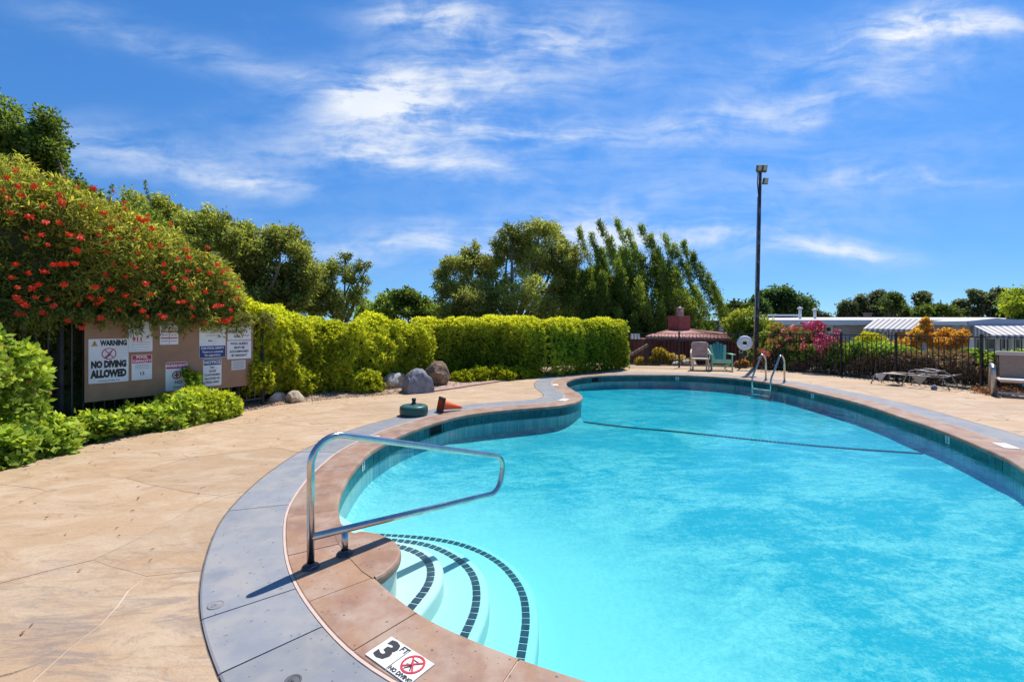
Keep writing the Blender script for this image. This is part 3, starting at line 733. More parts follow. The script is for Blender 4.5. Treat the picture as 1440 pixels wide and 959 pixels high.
def disc_ring(m, c, r0, r1, O, U, V, off=.001, n=36, mi=0):
    N = U.cross(V); vs = []
    for k_ in range(n):
        a = 2 * math.pi * k_ / n
        for r_ in (r0, r1): vs.append(O + U * (c[0] + r_ * math.cos(a)) + V * (c[1] + r_ * math.sin(a)) + N * off)
    m.add(vs, [(2 * k_, 2 * k_ + 1, (2 * k_ + 3) % (2 * n), (2 * k_ + 2) % (2 * n)) for k_ in range(n)], mi)
for a, b, wd in [((.045, .045), (.095, -.02), .006), ((.055, .035), (.100, .035), .005), ((.060, -.025), (.085, .01), .006), ((.05, 0), (.085, .012), .005)]: stroke(m, a, b, wd, Oz, U, Vd)
stroke(m, (-.001, -.07), (-.001, .07), .002, Oz, U, Vd)
m.build('lettering', INK, dm)
m = MB(); disc_ring(m, (.077, .014), .046, .056, Oz, U, Vd, .0015); stroke(m, (.042, .048), (.112, -.022), .008, Oz, U, Vd, .0020); stroke(m, (.042, -.022), (.112, .048), .008, Oz, U, Vd, .0024)
m.build('roundel', REDINK, dm)
for (px, py, lb) in [(511, 617, 'small white marker tile in the coping behind the handrail'), (784, 541.5, 'white marker tile on the far side of the pool peninsula'), (792, 562.5, 'white marker tile at the tip of the pool peninsula'), (1362, 667.5, None), (1362, 668, None)]:
    if lb is None: continue
    g = G(px, py); s = sarc(px, py); c, nn_ = cp(s, .30); U_ = Vector((-nn_[1], nn_[0], 0)); V_ = Vector((nn_[0], nn_[1], 0))
    d = tag(empty('depth_marker', (c[0], c[1], 0)), lb, 'depth marker'); m = MB()
    m.box((c[0], c[1], .003), (.30, .150, .006), Matrix((U_, V_, Vector((0, 0, 1)))).transposed()); m.build('white_tile', MARKW, d)
s = sarc(1368, 623); c, nn_ = cp(s, .30); U_ = Vector((-nn_[1], nn_[0], 0)); V_ = Vector((nn_[0], nn_[1], 0))
d = tag(empty('depth_marker', (c[0], c[1], 0)), 'white marker tile in the right hand coping', 'depth marker'); m = MB()
m.box((c[0], c[1], .003), (.30, .150, .006), Matrix((U_, V_, Vector((0, 0, 1)))).transposed()); m.build('white_tile', MARKW, d)
# drain caps in the border
def cap(px, py, r, label, mtl):
    g = G(px, py); e = tag(empty('deck_cap', g), label, 'drain cap')
    m = MB(); m.lathe([(0, .003), (r * .62, .003), (r * .66, .0015), (r * .74, .0015), (r * .78, .0045), (r, .004), (r * 1.03, 0)], g, 28); m.build('rim', mtl, e)
    m = MB(); m.lathe([(0, .006), (r * .2, .006), (r * .24, .004)], g, 12); m.build('screw', mtl, e)
cap(304, 850.5, .042, 'round grey drain cap set in the blue grey border left of the handrail', mat('cap_grey', [(.27, .26, .27), (.22, .215, .23)], 20, .75))
cap(412, 957, .035, 'dark round cap at the bottom edge of the blue grey border', mat('cap_dark', [(.10, .10, .11)], 20, .7))

# ------------------------------------------------------------------ terrain and planting beds
SOIL = mat('dry_ground', [(.20, .15, .095), (.30, .235, .15), (.13, .12, .06)], .8, .95, .03, 9)
def gz(x, y):
    d = np.clip((y - 17.5) / 14, 0, 1); e = np.clip((x - 10.5) / 14, 0, 1) * np.clip((y - 6) / 8, 0, 1)
    q = np.maximum(d, e); q = q * q * (3 - 2 * q)
    return -.03 - 1.1 * q - np.clip((np.hypot(x, y) - 45) / 500, 0, 1) * 14
xs = np.r_[np.linspace(-900, -60, 10), np.linspace(-50, 60, 56), np.linspace(70, 900, 10)]; ys = np.r_[np.linspace(-300, -40, 5), np.linspace(-30, 70, 51), np.linspace(85, 1200, 12)]
inP = resample([(p[0], p[1]) for p in [(-11, -5), (-6.0, 3.6), (-5.2, 5.6), (-4.6, 7.6), (-3.6, 9.2), (-1.2, 11.2), (.6, 13.4), (4, 17), (9.6, 15.4), (11.0, 10.8), (12.0, 7), (13, -5)]], step=1.0)
GX, GY = np.meshgrid(xs, ys); GX = GX.ravel(); GY = GY.ravel(); ko = ~inside(inP, GX, GY)
vv = [Vector(q) for q in inP] + [Vector((a, b)) for a, b in zip(GX[ko], GY[ko])]; ni = len(inP)
r6 = delaunay_2d_cdt(vv, [(i, (i + 1) % ni) for i in range(ni)], [], 0, 1e-4)
V6 = np.array([(q.x, q.y) for q in r6[0]]); c = np.array([V6[list(f)].mean(0) for f in r6[2]]); ok = ~inside(inP, c[:, 0], c[:, 1])
m = MB(); m.add([(a, b, float(gz(a, b))) for a, b in V6], [tuple(f) for f, k_ in zip(r6[2], ok) if k_], 0, True); tag(m.build('ground', SOIL), kind='structure')
# bed of bark and gravel between the deck and the hedges
BED = mat('gravel_bed', [(.36, .25, .17), (.25, .14, .09), (.45, .35, .25)], 6, .95, .02, 40)
outer = [(-9, -1), (-8.6, 3.4), (-8, 7.5), (-6.6, 10.5), (-5, 13.5), (-1, 15.5), (4.0, 18.6)]
bedin = [(-8.0, -1), (-7.2, 2.2), (-6.3, 3.9)] + de[:] + [(1.5, 15.3), (4.3, 17.9)]
A1 = resample(bedin, n=70, closed=False); A2 = resample(outer, n=70, closed=False)
m = MB(); vs = []
for a, b in zip(A1, A2):
    for k_ in range(7):
        t = k_ / 6; q = a * (1 - t) + b * t; zz = .004 + .05 * min(1, t * 5) + (.03 * float(wob(np.array([[q[0], q[1], 0]]), 3)[0]) if k_ else 0)
        vs.append((q[0], q[1], zz if k_ else -.004))
n = len(A1); m.add(vs, [(i * 7 + k_, i * 7 + k_ + 1, (i + 1) * 7 + k_ + 1, (i + 1) * 7 + k_) for i in range(n - 1) for k_ in range(6)], 0, True)
tag(m.build('planting_bed', BED), kind='structure')
# loose gravel
oc = np.array([(1, 0, 0), (-1, 0, 0), (0, 1, 0), (0, -1, 0), (0, 0, 1), (0, 0, -1)], float); of = [(0, 2, 4), (2, 1, 4), (1, 3, 4), (3, 0, 4), (2, 0, 5), (1, 2, 5), (3, 1, 5), (0, 3, 5)]
def scatter(name, n, pick, size, cols, mtl):
    vs = np.zeros((n * 6, 3)); fs = []; tn = np.zeros((n * 6, 4)); tn[:, 3] = 1
    for i in range(n):
        x, y, z = pick(); s_ = size * random.uniform(.5, 1.5)
        M_ = oc * np.array([random.uniform(.7, 1.3), random.uniform(.7, 1.3), random.uniform(.5, .8)]) * s_; a = random.uniform(0, 3.1); ca, sa = math.cos(a), math.sin(a)
        vs[i * 6:i * 6 + 6] = np.stack([M_[:, 0] * ca - M_[:, 1] * sa + x, M_[:, 0] * sa + M_[:, 1] * ca + y, M_[:, 2] + z], 1)
        tn[i * 6:i * 6 + 6, :3] = np.array(random.choice(cols)) * random.uniform(.7, 1.2)
        fs += [tuple(k_ + i * 6 for k_ in f) for f in of]
    me = bpy.data.meshes.new(name); me.from_pydata(vs.tolist(), [], fs); at = me.attributes.new('tint', 'FLOAT_COLOR', 'POINT'); at.data.foreach_set('color', tn.reshape(-1)); me.update()
    return tag(me_obj(name, me, mtl), kind='stuff')
PEB = bpy.data.materials.new('pebble'); PEB.use_nodes = True
_t = NT(PEB.node_tree); _a = _t.n('ShaderNodeAttribute', attribute_name='tint'); _t.link(_a.outputs['Color'], PEB.node_tree.nodes['Principled BSDF'].inputs['Base Color']); PEB.node_tree.nodes['Principled BSDF'].inputs['Roughness'].default_value = .85
def pick_bed():
    t = random.uniform(.12, .97); i = t * (len(A1) - 1); k_ = int(i); f = i - k_
    a = A1[k_] * (1 - f) + A1[min(k_ + 1, len(A1) - 1)] * f; b = A2[k_] * (1 - f) + A2[min(k_ + 1, len(A2) - 1)] * f
    u_ = random.random() ** 1.6 * .42 - .012; q = a * (1 - u_) + b * u_; return q[0], q[1], .004 + .05 * min(1, max(0, u_) * 5) + .004
scatter('gravel', 9000, pick_bed, .013, [(.50, .38, .28), (.38, .26, .18), (.60, .50, .40), (.26, .15, .10)], PEB)
nl = 3200; Q = np.array([pick_bed() for _ in range(nl)]); Q[:, 2] += .012
ax = rng.normal(size=(nl, 3)); ax[:, 2] *= .25
tint = np.array([(.30, .12, .06), (.36, .19, .10), (.20, .09, .05), (.42, .28, .17)])[rng.integers(0, 4, nl)] * rng.uniform(.7, 1.2, (nl, 1))
tag(leaf_obj('leaf_litter', Q, ax, np.tile([0, 0, 1.], (nl, 1)) + rng.normal(size=(nl, 3)) * .4, rng.uniform(.03, .075, nl), rng.uniform(.006, .014, nl), tint, DRY), kind='stuff')
# faded red paving patch
rp = [G(606, 551.5), G(645, 546), G(700, 537.5), G(722, 533), G(690, 531.5), G(655, 534), G(628, 539)]
m = MB(); m.prism([(q.x, q.y) for q in rp], -.01, .030); tag(m.build('path', mat('red_paving', [(.42, .22, .18), (.50, .32, .26), (.36, .27, .22)], 3, .85, .004, 30)), kind='structure')

nd_ = 420; Q = np.zeros((nd_, 3))
for i_ in range(nd_):
    k_ = random.randrange(len(de)); a = de[k_]
    if i_ < 330: d_ = abs(random.gauss(0, .30)); Q[i_] = (a[0] + random.uniform(-.5, .5) + d_ * .85, a[1] + random.uniform(-.5, .5) - d_ * .5, .004)
    else: Q[i_] = (random.uniform(-5, -2.3), random.uniform(1.4, 9), .004)
Q = Q[~inside(C0 + NRM * .5, Q[:, 0], Q[:, 1])]; nd_ = len(Q)
ax = rng.normal(size=(nd_, 3)); ax[:, 2] = rng.uniform(.0, .15, nd_)
tag(leaf_obj('fallen_leaves', Q, ax, np.tile([0, 0, 1.], (nd_, 1)) + rng.normal(size=(nd_, 3)) * .3, rng.uniform(.015, .045, nd_), rng.uniform(.003, .008, nd_), np.array([(.30, .14, .07)]) * rng.uniform(.5, 1.3, (nd_, 1)), DRY), kind='stuff')
# ------------------------------------------------------------------ handrail
hA = Vector((-1.277, 2.887, 0)); hd = Vector((.68, .733, 0)).normalized()
def hp(s, z): return hA + hd * s + Vector((0, 0, z))
def fillet(pts, rad, n=10):
    """rounds the corners of a polyline"""
    out = [Vector(pts[0])]
    for i in range(1, len(pts) - 1):
        p0, p1, p2 = Vector(pts[i - 1]), Vector(pts[i]), Vector(pts[i + 1]); a = (p0 - p1).normalized(); b = (p2 - p1).normalized()
        ang = a.angle(b); r_ = rad[i - 1] if isinstance(rad, (list, tuple)) else rad
        d = min(r_ / math.tan(ang / 2), (p0 - p1).length * .49 if i > 1 else (p0 - p1).length * .95, (p2 - p1).length * .49 if i < len(pts) - 2 else (p2 - p1).length * .95); r_ = d * math.tan(ang / 2)
        bis = (a + b).normalized(); c_ = p1 + bis * (r_ / math.sin(ang / 2)); s_ = p1 + a * d - c_; e_ = p1 + b * d - c_; tot = s_.angle(e_); axv = s_.cross(e_).normalized()
        for k_ in range(n + 1): out.append(c_ + Matrix.Rotation(tot * k_ / n, 3, axv) @ s_)
    out.append(Vector(pts[-1])); return out
HR = tag(empty('handrail', hA), 'stainless steel pool handrail looping out over the entry steps', 'handrail')
loop = fillet([hp(0, 0), hp(0, .862), hp(1.78, .325), hp(1.70, .02), hp(.0, .188)], [.17, .13, .13], 14)
# drop the closing bar into the post
m = MB(); m.tube(loop, .0235, 18); m.build('rail', STEEL, HR)
m = MB(); m.tube([hp(.227, 0), hp(.227, .165)], .0225, 16); m.build('support_post', STEEL, HR)
for s_ in (0, .227):
    m = MB(); c_ = hp(s_, 0); m.lathe([(.052, 0), (.053, .006), (.048, .012), (.030, .017), (.0245, .020), (.0245, .03)], c_, 28); m.build('flange', mat('dark_flange', [(.05, .055, .07), (.12, .12, .13)], 20, .4, metal=.6), HR)

# ------------------------------------------------------------------ ladder
LD = tag(empty('pool_ladder', (7.4, 12.8, 0)), 'chrome pool ladder with two arched grab rails at the far right edge', 'ladder')
nl_ = Vector((.86, .51, 0)).normalized(); al = Vector((-.51, .86, 0)).normalized()
b2 = Vector((7.56, 12.63, 0)); b1 = b2 + al * .52
for b in (b1, b2):
    e_ = b - nl_ * .66
    pth = fillet([b + Vector((0, 0, 0)), b + Vector((0, 0, .60)), b - nl_ * .16 + Vector((0, 0, .80)), e_ + Vector((0, 0, .12)), e_ + Vector((0, 0, -.42))], [.16, .16, .3], 8)
    m = MB(); m.tube(pth, .024, 12); m.build('grab_rail', STEEL, LD)
    m = MB(); m.lathe([(.05, 0), (.05, .012), (.028, .02), (.026, .03)], b, 18); m.build('flange', STEEL, LD)
for z in (-.2, -.36):
    m = MB(); e1 = b1 - nl_ * .66; e2 = b2 - nl_ * .66; m.bar(e1 + Vector((0, 0, z)), e2 + Vector((0, 0, z)), .08, .025); m.build('tread', WHITE, LD)

# ------------------------------------------------------------------ umbrella base
g = G(582, 583.5) ; g.z = 0
UB = tag(empty('umbrella_base', g), 'round dark green plastic umbrella base with a stubby neck on the border', 'umbrella base')
GRP = mat('green_plastic', [(.018, .085, .07), (.03, .11, .09)], 5, .38, space='object')
m = MB(); m.lathe([(0.0, 0.0), (.222, 0), (.236, .02), (.243, .06), (.242, .12), (.232, .155), (.205, .172), (.15, .178), (.09, .182), (.045, .19), (.042, .19), (0, .19)], g, 48); m.build('drum', GRP, UB)
m = MB(); m.lathe([(.043, .188), (.040, .215), (.030, .222), (.030, .245), (.038, .250), (.038, .285), (.030, .292), (.02, .292), (.02, .25), (0, .25)], g, 24); m.build('neck', mat('dark_plastic', [(.02, .035, .03)], rough=.4), UB)
m = MB(); m.lathe([(0, .178), (.02, .179), (.022, .186), (.012, .19), (0, .19)], g + Vector((.12, -.02, 0)), 14); m.build('filler_cap', GRP, UB)

# ------------------------------------------------------------------ fallen traffic cone
tb_ = G(619, 579.5); cd = Vector((.86, .51, 0)).normalized()
TC = tag(empty('traffic_cone', tb_), 'orange traffic cone lying on its side with its dark base facing left', 'traffic cone')
axis = (cd * .98 - Vector((0, 0, .21))).normalized(); sdv = axis.cross(Vector((0, 0, 1))).normalized(); upv = sdv.cross(axis)
Mc = Matrix((sdv, upv, axis)).transposed(); oc_ = tb_ + Vector((0, 0, .137)) - axis * .0
m = MB()
# square base plate with the hollow underside open
n = 32; vs = []; hw = .135
def sq(a, h):
    ca, sa = math.cos(a), math.sin(a); k_ = 1 / max(abs(ca), abs(sa)); return (h * ca * k_, h * sa * k_)
for (fn, z) in [(lambda a: (.092 * math.cos(a), .092 * math.sin(a)), 0.004), (lambda a: sq(a, hw - .008), 0), (lambda a: sq(a, hw), .008), (lambda a: sq(a, hw), .03), (lambda a: sq(a, hw - .01), .036), (lambda a: (.098 * math.cos(a), .098 * math.sin(a)), .038)]:
    for k_ in range(n): x, y = fn(2 * math.pi * k_ / n + math.pi / 4 * 0); vs.append(Mc @ Vector((x, y, z)) + oc_)
m.add(vs, [(i * n + k_, i * n + (k_ + 1) % n, (i + 1) * n + (k_ + 1) % n, (i + 1) * n + k_) for i in range(5) for k_ in range(n)])
m.build('base_plate', mat('dark_rubber', [(.10, .045, .035), (.06, .035, .03)], 14, .7), TC)
ORG = mat('orange_vinyl', [(.85, .10, .015), (.80, .15, .03)], 5, .42)
m = MB(); m.lathe([(.098, .036), (.092, .045), (.085, .07), (.028, .40), (.024, .425), (.012, .43), (.010, .425), (.02, .40), (.078, .08), (.088, .03), (.091, .004)], oc_, 32, M=Mc); m.build('cone_body', ORG, TC)

# ------------------------------------------------------------------ rocks
def rock(loc, size, seed, mtl, label, cuts=9, rz=0, group=None, flat=.0, lumpy=.1):
    r_ = random.Random(seed); bm = bmesh.new(); bmesh.ops.create_icosphere(bm, subdivisions=4, radius=1)
    planes = []
    for k_ in range(cuts):
        n_ = Vector((r_.gauss(0, 1), r_.gauss(0, 1), r_.gauss(0, .7))).normalized(); planes.append((n_, r_.uniform(.62, .88)))
    planes.append((Vector((0, 0, -1)), .5))
    for v in bm.verts:
        p = v.co.copy()
        for n_, d in planes:
            t = p.dot(n_) - d
            if t > 0: p -= n_ * t * .93
        w_ = float(wob(np.array([[p.x + seed, p.y, p.z]]), 2.2)[0]) * lumpy + float(wob(np.array([[p.x, p.y + seed, p.z]]), 7)[0]) * lumpy * .3
        p += p.normalized() * w_; v.co = Vector((p.x * size[0], p.y * size[1], p.z * size[2]))
    zmin = min(v.co.z for v in bm.verts)
    for v in bm.verts: v.co.z -= zmin + .02
    me = bpy.data.meshes.new('rock'); bm.to_mesh(me); bm.free()
    for p in me.polygons: p.use_smooth = False
    o = me_obj('rock', me, mtl); o.location = loc; o.rotation_euler = (0, 0, rz); tag(o, label, 'rock', group); return o
WR = mat('pale_rock', [(.42, .38, .34), (.52, .49, .46), (.40, .26, .14)], 3.5, .85, .012, 30, lo=.42, hi=.62, space='object')
GR = mat('grey_rock', [(.20, .20, .22), (.26, .26, .28), (.17, .17, .19)], 5, .75, .01, 60, space='object')
BR = mat('brown_rock', [(.22, .13, .08), (.34, .23, .15), (.13, .09, .06)], 4, .9, .02, 24, stretch=(1, 1, 3), space='object')
rock(G(549, 549) + Vector((0, .35, 0)), (.36, .3, .27), 4, WR, 'pale angular rock left of the smooth grey boulder', 8, .3)
# moulded boulder: flat sided, domed
g = G(584, 553.5); g.y += .28
bm = bmesh.new(); bmesh.ops.create_cube(bm, size=1); bmesh.ops.subdivide_edges(bm, edges=bm.edges, cuts=14, use_grid_fill=True)
for v in bm.verts:
    x, y, z = v.co * 2; z01 = (z + 1) / 2
    k_ = 1 - .30 * z01 ** 1.4; rnd = 1 - .10 * (x * x * y * y); xx = x * k_ * rnd * .35 - .02 * z01; yy = y * k_ * rnd * .27
    dome = 1 - .26 * max(0, (x * x + y * y * .6)) * z01 ** 2
    zz = z01 * .55 * dome
    w_ = float(wob(np.array([[xx * 3, yy * 3, zz * 3]]), 2.4)[0]) * .022 + float(wob(np.array([[xx, yy, zz]]), 18)[0]) * .012 * z01
    v.co = Vector((xx * (1 + w_ * 2), yy * (1 + w_ * 2), zz + w_))
me = bpy.data.meshes.new('boulder'); bm.to_mesh(me); bm.free()
o = me_obj('boulder', me, GR); o.location = g; o.rotation_euler = (0, 0, .55); tag(o, 'smooth grey moulded boulder with a flat front between two other rocks', 'boulder')
rock(G(606, 545) + Vector((0, .35, 0)), (.36, .30, .42), 21, BR, 'tall rough brown rock behind the smooth grey boulder', 7, .2, lumpy=.16)
rock(G(386, 567) + Vector((-.05, .15, 0)), (.20, .17, .15), 9, WR, 'small white rock at the left end of the rock trio', 8, .5)
rock(G(411, 566.5) + Vector((0, .1, 0)), (.19, .17, .17), 12, mat('tan_rock', [(.45, .33, .20), (.50, .45, .40)], 4, .85, .012, 30, space='object'), 'small tan rock at the right front of the rock trio', 8, 1.2)
rock(G(402, 558) + Vector((0, .1, 0)), (.26, .17, .16), 15, WR, 'flat pale rock at the back of the rock trio', 8, 2.2)
rock(G(4, 641) + Vector((-.15, .0, 0)), (.09, .07, .05), 31, WR, 'small white stone at the edge of the deck far left', 6, 1.2)

# ------------------------------------------------------------------ fences
def fence(posts, z0, z1, gap, label, bar=.016, postw=.05, both=True, cap=None):
    root = tag(empty('iron_fence', (posts[0][0], posts[0][1], 0)), label, 'fence')
    pm = None
    for (x, y) in posts:
        m = MB(); m.box((x, y, (z0 - .08 + z1 + .04) / 2), (postw, postw, z1 + .12 - z0)); m.box((x, y, z1 + .045), (postw + .012, postw + .012, .012)); m.build('post', PAINTBLACK, root)
    proto = None
    for i in range(len(posts) - 1):
        a = Vector((posts[i][0], posts[i][1], 0)); b = Vector((posts[i + 1][0], posts[i + 1][1], 0)); L = (b - a).length; d = (b - a).normalized()
        for z in (z1 - .02, z0 + .05):
            m = MB(); m.bar(a + Vector((0, 0, z)) + d * postw / 2, b + Vector((0, 0, z)) - d * postw / 2, .028, .028); m.build('rail', PAINTBLACK, root)
        n_ = int(L / gap)
        for k_ in range(1, n_):
            q = a + d * (L * k_ / n_)
            if proto is None:
                m = MB(); m.box((0, 0, 0), (bar, bar, z1 - z0 - .10)); proto = m.build('baluster', PAINTBLACK, root, world=False); o = proto
            else: o = proto.copy(); COL.objects.link(o)
            o.parent = root; o.location = q + Vector((0, 0, (z0 + z1) / 2 + .0)) - rootloc(root); o.rotation_euler = (0, 0, math.atan2(d.y, d.x))
    return root
BU = Vector((1.27, 2.02, 0)).normalized(); BL = Vector((-6.17, 6.58, 0)); BN = Vector((BU.y, -BU.x, 0))
fl = [BL - BN * .06 + BU * s_ for s_ in (-2.2, -.25, 2.15, 2.6)]
fence([(q.x, q.y) for q in fl], .10, 1.66, .115, 'black iron fence behind the notice board')
fr_ = [G(1, 1) for _ in range(0)]
def onseg(px, a, b):   # point of segment a-b seen at pixel column px
    k_ = (px - 720) / FPX; t = (k_ * a[1] - a[0]) / ((b[0] - a[0]) - k_ * (b[1] - a[1])); return (a[0] + (b[0] - a[0]) * t, a[1] + (b[1] - a[1]) * t)
fa, fb, fc_, fd_ = (4.37, 17.7), (9.75, 15.95), (11.4, 11.05), (12.5, 7.4)
fp = [fa, onseg(955, fa, fb), onseg(1040, fa, fb), fb, onseg(1183, fb, fc_), onseg(1260, fb, fc_), fc_, fd_]
RF = fence(fp, .05, 1.30, .118, 'black iron fence along the back and right side of the deck')

# ------------------------------------------------------------------ notice board and its signs
def bpt(s_, z, off=0.0): return BL + BU * s_ + BN * off + Vector((0, 0, z))
def px_board(px, py, off=.03):
    o_ = Vector((0, 0, EYE)); d = Vector(((px - 720) / FPX, 1, -(py - HOR) / FPX)); p0 = BL + BN * off
    t = (p0 - o_).dot(BN) / d.dot(BN); q = o_ + d * t; return ((q - BL).dot(BU), q.z)
BT, BB = 1.655, .43
NB = tag(empty('notice_board', bpt(1.2, 0)), 'wide brown plywood notice board fixed to the black fence', 'notice board')
m = MB(); Mb = Matrix((BU, BN, Vector((0, 0, 1)))).transposed(); m.box(bpt(1.19, (BT + BB) / 2, 0), (2.40, .018, BT - BB), Mb)
BRD = mat('brown_painted_plywood', [(.34, .19, .11), (.38, .215, .13), (.30, .165, .10)], 1.6, .6, .002, 30, lo=.4, hi=.7)
m.build('panel', BRD, NB)
for s_ in (-.25, 1.0, 2.15):
    pass
for (s_, z) in [(.06, 1.58), (.06, .5), (1.2, 1.6), (1.22, .5), (2.33, 1.58), (2.33, .5)]:
    m = MB(); m.lathe([(.009, 0), (.009, .004), (0, .006)], bpt(s_, z, .009), 10, M=Matrix((BU, Vector((0, 0, 1)), BN)).transposed()); m.build('bolt', DULLMETAL, NB)
ZZ = Vector((0, 0, 1))
def sign(px0, px1, py0, py1, label, build, corner=.02, col=None):
    s0, za = px_board(px0, (py0 + py1) / 2); s1, zb = px_board(px1, (py0 + py1) / 2)
    sc = (s0 + s1) / 2; _, z1 = px_board((px0 + px1) / 2, py0); _, z0 = px_board((px0 + px1) / 2, py1)
    wd, ht = s1 - s0, z1 - z0; O = bpt(sc, (z0 + z1) / 2, .0135)
    r_ = tag(empty('sign', O), label, 'sign')
    m = MB(); poly = []
    for (cx, cy, a0) in [(wd / 2 - corner, ht / 2 - corner, 0), (-wd / 2 + corner, ht / 2 - corner, 90), (-wd / 2 + corner, -ht / 2 + corner, 180), (wd / 2 - corner, -ht / 2 + corner, 270)]:
        for k_ in range(4): a = R(a0 + 30 * k_); poly.append((cx + corner * math.cos(a), cy + corner * math.sin(a)))
    n_ = len(poly)
    m.add([O + BU * x + ZZ * y - BN * .003 for x, y in poly] + [O + BU * x + ZZ * y + BN * .002 for x, y in poly], [tuple(range(n_))[::-1], tuple(range(n_, 2 * n_))] + [(i, (i + 1) % n_, n_ + (i + 1) % n_, n_ + i) for i in range(n_)])
    m.build('plate', col or WHITE, r_)
    L = {}
    class Q:
        N = BU.cross(ZZ)
        def _g(s, k_): return L.setdefault(k_, MB())
        def t(s, txt, x, y, size, ink=INK, bold=0.0, width=1.0, off=.0045): put_text(s._g(ink.name), txt, size * ht, O, BU, ZZ, x * wd, y * ht, bold * .9 + .0010, width, off=off)
        def rect(s, x0, y0, x1, y1, ink, off=.0032): 
            N = BU.cross(ZZ); s._g(ink.name).add([O + BU * a * wd + ZZ * b * ht + N * off for a, b in ((x0, y0), (x1, y0), (x1, y1), (x0, y1))], [(0, 1, 2, 3)])
        def ring(s, x, y, r0, r1, ink, off=.0045): disc_ring(s._g(ink.name), (x * wd, y * ht), r0 * wd, r1 * wd, O, BU, ZZ, off)
        def line(s, a, b, wdt, ink, off=.0048): stroke(s._g(ink.name), (a[0] * wd, a[1] * ht), (b[0] * wd, b[1] * ht), wdt * wd, O, BU, ZZ, off)
        def poly(s, pts_, ink, off=.0045): N = BU.cross(ZZ); s._g(ink.name).add([O + BU * a * wd + ZZ * b * ht + N * off for a, b in pts_], [tuple(range(len(pts_)))])
    build(Q()); nm = {'black_ink': 'lettering', 'red_ink': 'red_print', 'navy_ink': 'blue_print', 'amber_ink': 'amber_print', 'grey_ink': 'fine_print', 'white_enamel': 'white_print'}
    for k_, mb in L.items(): mb.build(nm.get(k_, 'print'), MATS[k_], r_)
    return r_
def s1(q):
    q.t('WARNING', .12, .40, .165, bold=.006, width=.60); q.poly([(-.44, .335), (-.27, .335), (-.355, .47)], ORANGEINK, .0042); q.line((-.355, .36), (-.355, .43), .025, INK)
    q.ring(0, .16, .16, .185, REDINK); q.line((-.12, .26), (.12, .06), .022, REDINK, .0052); q.line((-.12, .06), (.12, .26), .022, REDINK, .0055)
    q.line((-.02, .10), (.07, .23), .035, BLUEINK, .005); q.line((-.08, .06), (.0, .12), .03, BLUEINK, .005)
    q.t('NO DIVING', 0, -.085, .20, bold=.010, width=.60); q.t('ALLOWED', 0, -.30, .22, bold=.011, width=.60); q.t('swimming pool safety code', 0, -.45, .035, GREYINK)
sign(124.9, 181.3, 476.5, 538, 'large white WARNING NO DIVING ALLOWED sign at the left of the board', s1, .012)
def s2(q):
    q.ring(.0, .30, .07, .13, BLUEINK); q.rect(.06, .27, .16, .34, MATS['white_enamel'], .006); q.t('911', -.14, -.10, .19, REDINK, .003); q.t('!', -.38, .28, .3, INK); q.t('1', .38, .28, .2, INK)
    for y in (-.27, -.36, -.44): q.rect(-.40, y - .006, .40, y + .006, GREYINK)
    q.rect(-.4, -.20, .4, -.19, REDINK)
sign(181.6, 215, 451.4, 494.5, 'white emergency sign with red 911 right of the no diving sign', s2, .008)
def s3(q):
    q.rect(-.47, .17, .47, .48, REDINK); q.t('POOL', 0, .405, .14, WHITE, .0015, off=.005); q.t('CAPACITY', 0, .25, .14, WHITE, .0015, .9, off=.005)
    for y in (.09, .03, -.04): q.rect(-.36, y - .007, .36, y + .007, GREYINK)
    q.t('12', 0, -.25, .17, INK, .001)
sign(185.6, 214.3, 499, 534, 'small POOL CAPACITY 12 sign with red heading', s3, .012)
def s4(q):
    for y in (.38, .05, -.22): q.rect(-.45, y - .025, .45, y + .025, REDINK)
    q.rect(-.015, -.46, .015, .46, GREYINK, .004)
    for y in (.22, -.08, -.35):
        for x in (-.24, .24): q.rect(x - .17, y - .012, x + .17, y + .012, GREYINK)
sign(225.4, 251.3, 452, 484.5, 'small white sign crossed by red lines under the red flowers', s4, .004)
def s5(q):
    q.rect(-.48, .27, .48, .48, REDINK); q.t('WARNING', 0, .37, .145, WHITE, .002, .95, off=.005); q.ring(0, .04, .16, .21, INK); q.line((-.11, .04), (.11, .04), .09, REDINK); q.line((0, -.05), (0, .13), .09, REDINK, .0052)
    q.t('NO', .08, -.22, .15, BLUEINK, .001); q.t('lifeguard', .05, -.38, .08, GREYINK)
sign(233.4, 264, 509, 549, 'white sign with red WARNING heading half hidden by leaves', s5, .025)
def s6(q):
    q.t('WELCOME', 0, .40, .105, INK, .0015, .85); q.rect(-.49, -.49, .49, -.17, BLUEINK); q.t('FOR POOL SAFETY', 0, -.235, .085, WHITE, .001, .82, off=.005); q.t('There is no substitute', 0, -.335, .075, WHITE, .0005, .8, off=.005); q.t('for supervision', 0, -.425, .075, WHITE, .0005, .9, off=.005)
    q.t('Risk', -.1, -.03, .06, INK); q.rect(-.36, .28, .36, .295, GREYINK)
    for y in (.2, .12): q.rect(-.25, y - .006, .25, y + .006, GREYINK)
sign(280.9, 317.8, 452.6, 503, 'white and navy FOR POOL SAFETY sign near the top right', s6, .012)
def s7(q):
    q.rect(-.47, .27, .47, .48, BLUEINK); q.t('NOTICE', 0, .37, .16, WHITE, .0015, .95, off=.005)
    for i_, tx in enumerate(['NO', 'GLASS', 'CONTAINERS', 'ALLOWED IN', 'POOL AREA']): q.t(tx, 0, .18 - i_ * .135, .10, INK, .0004, .85)
sign(286, 312, 504.6, 542.6, 'white NOTICE sign with navy heading below the pool safety sign', s7, .02)
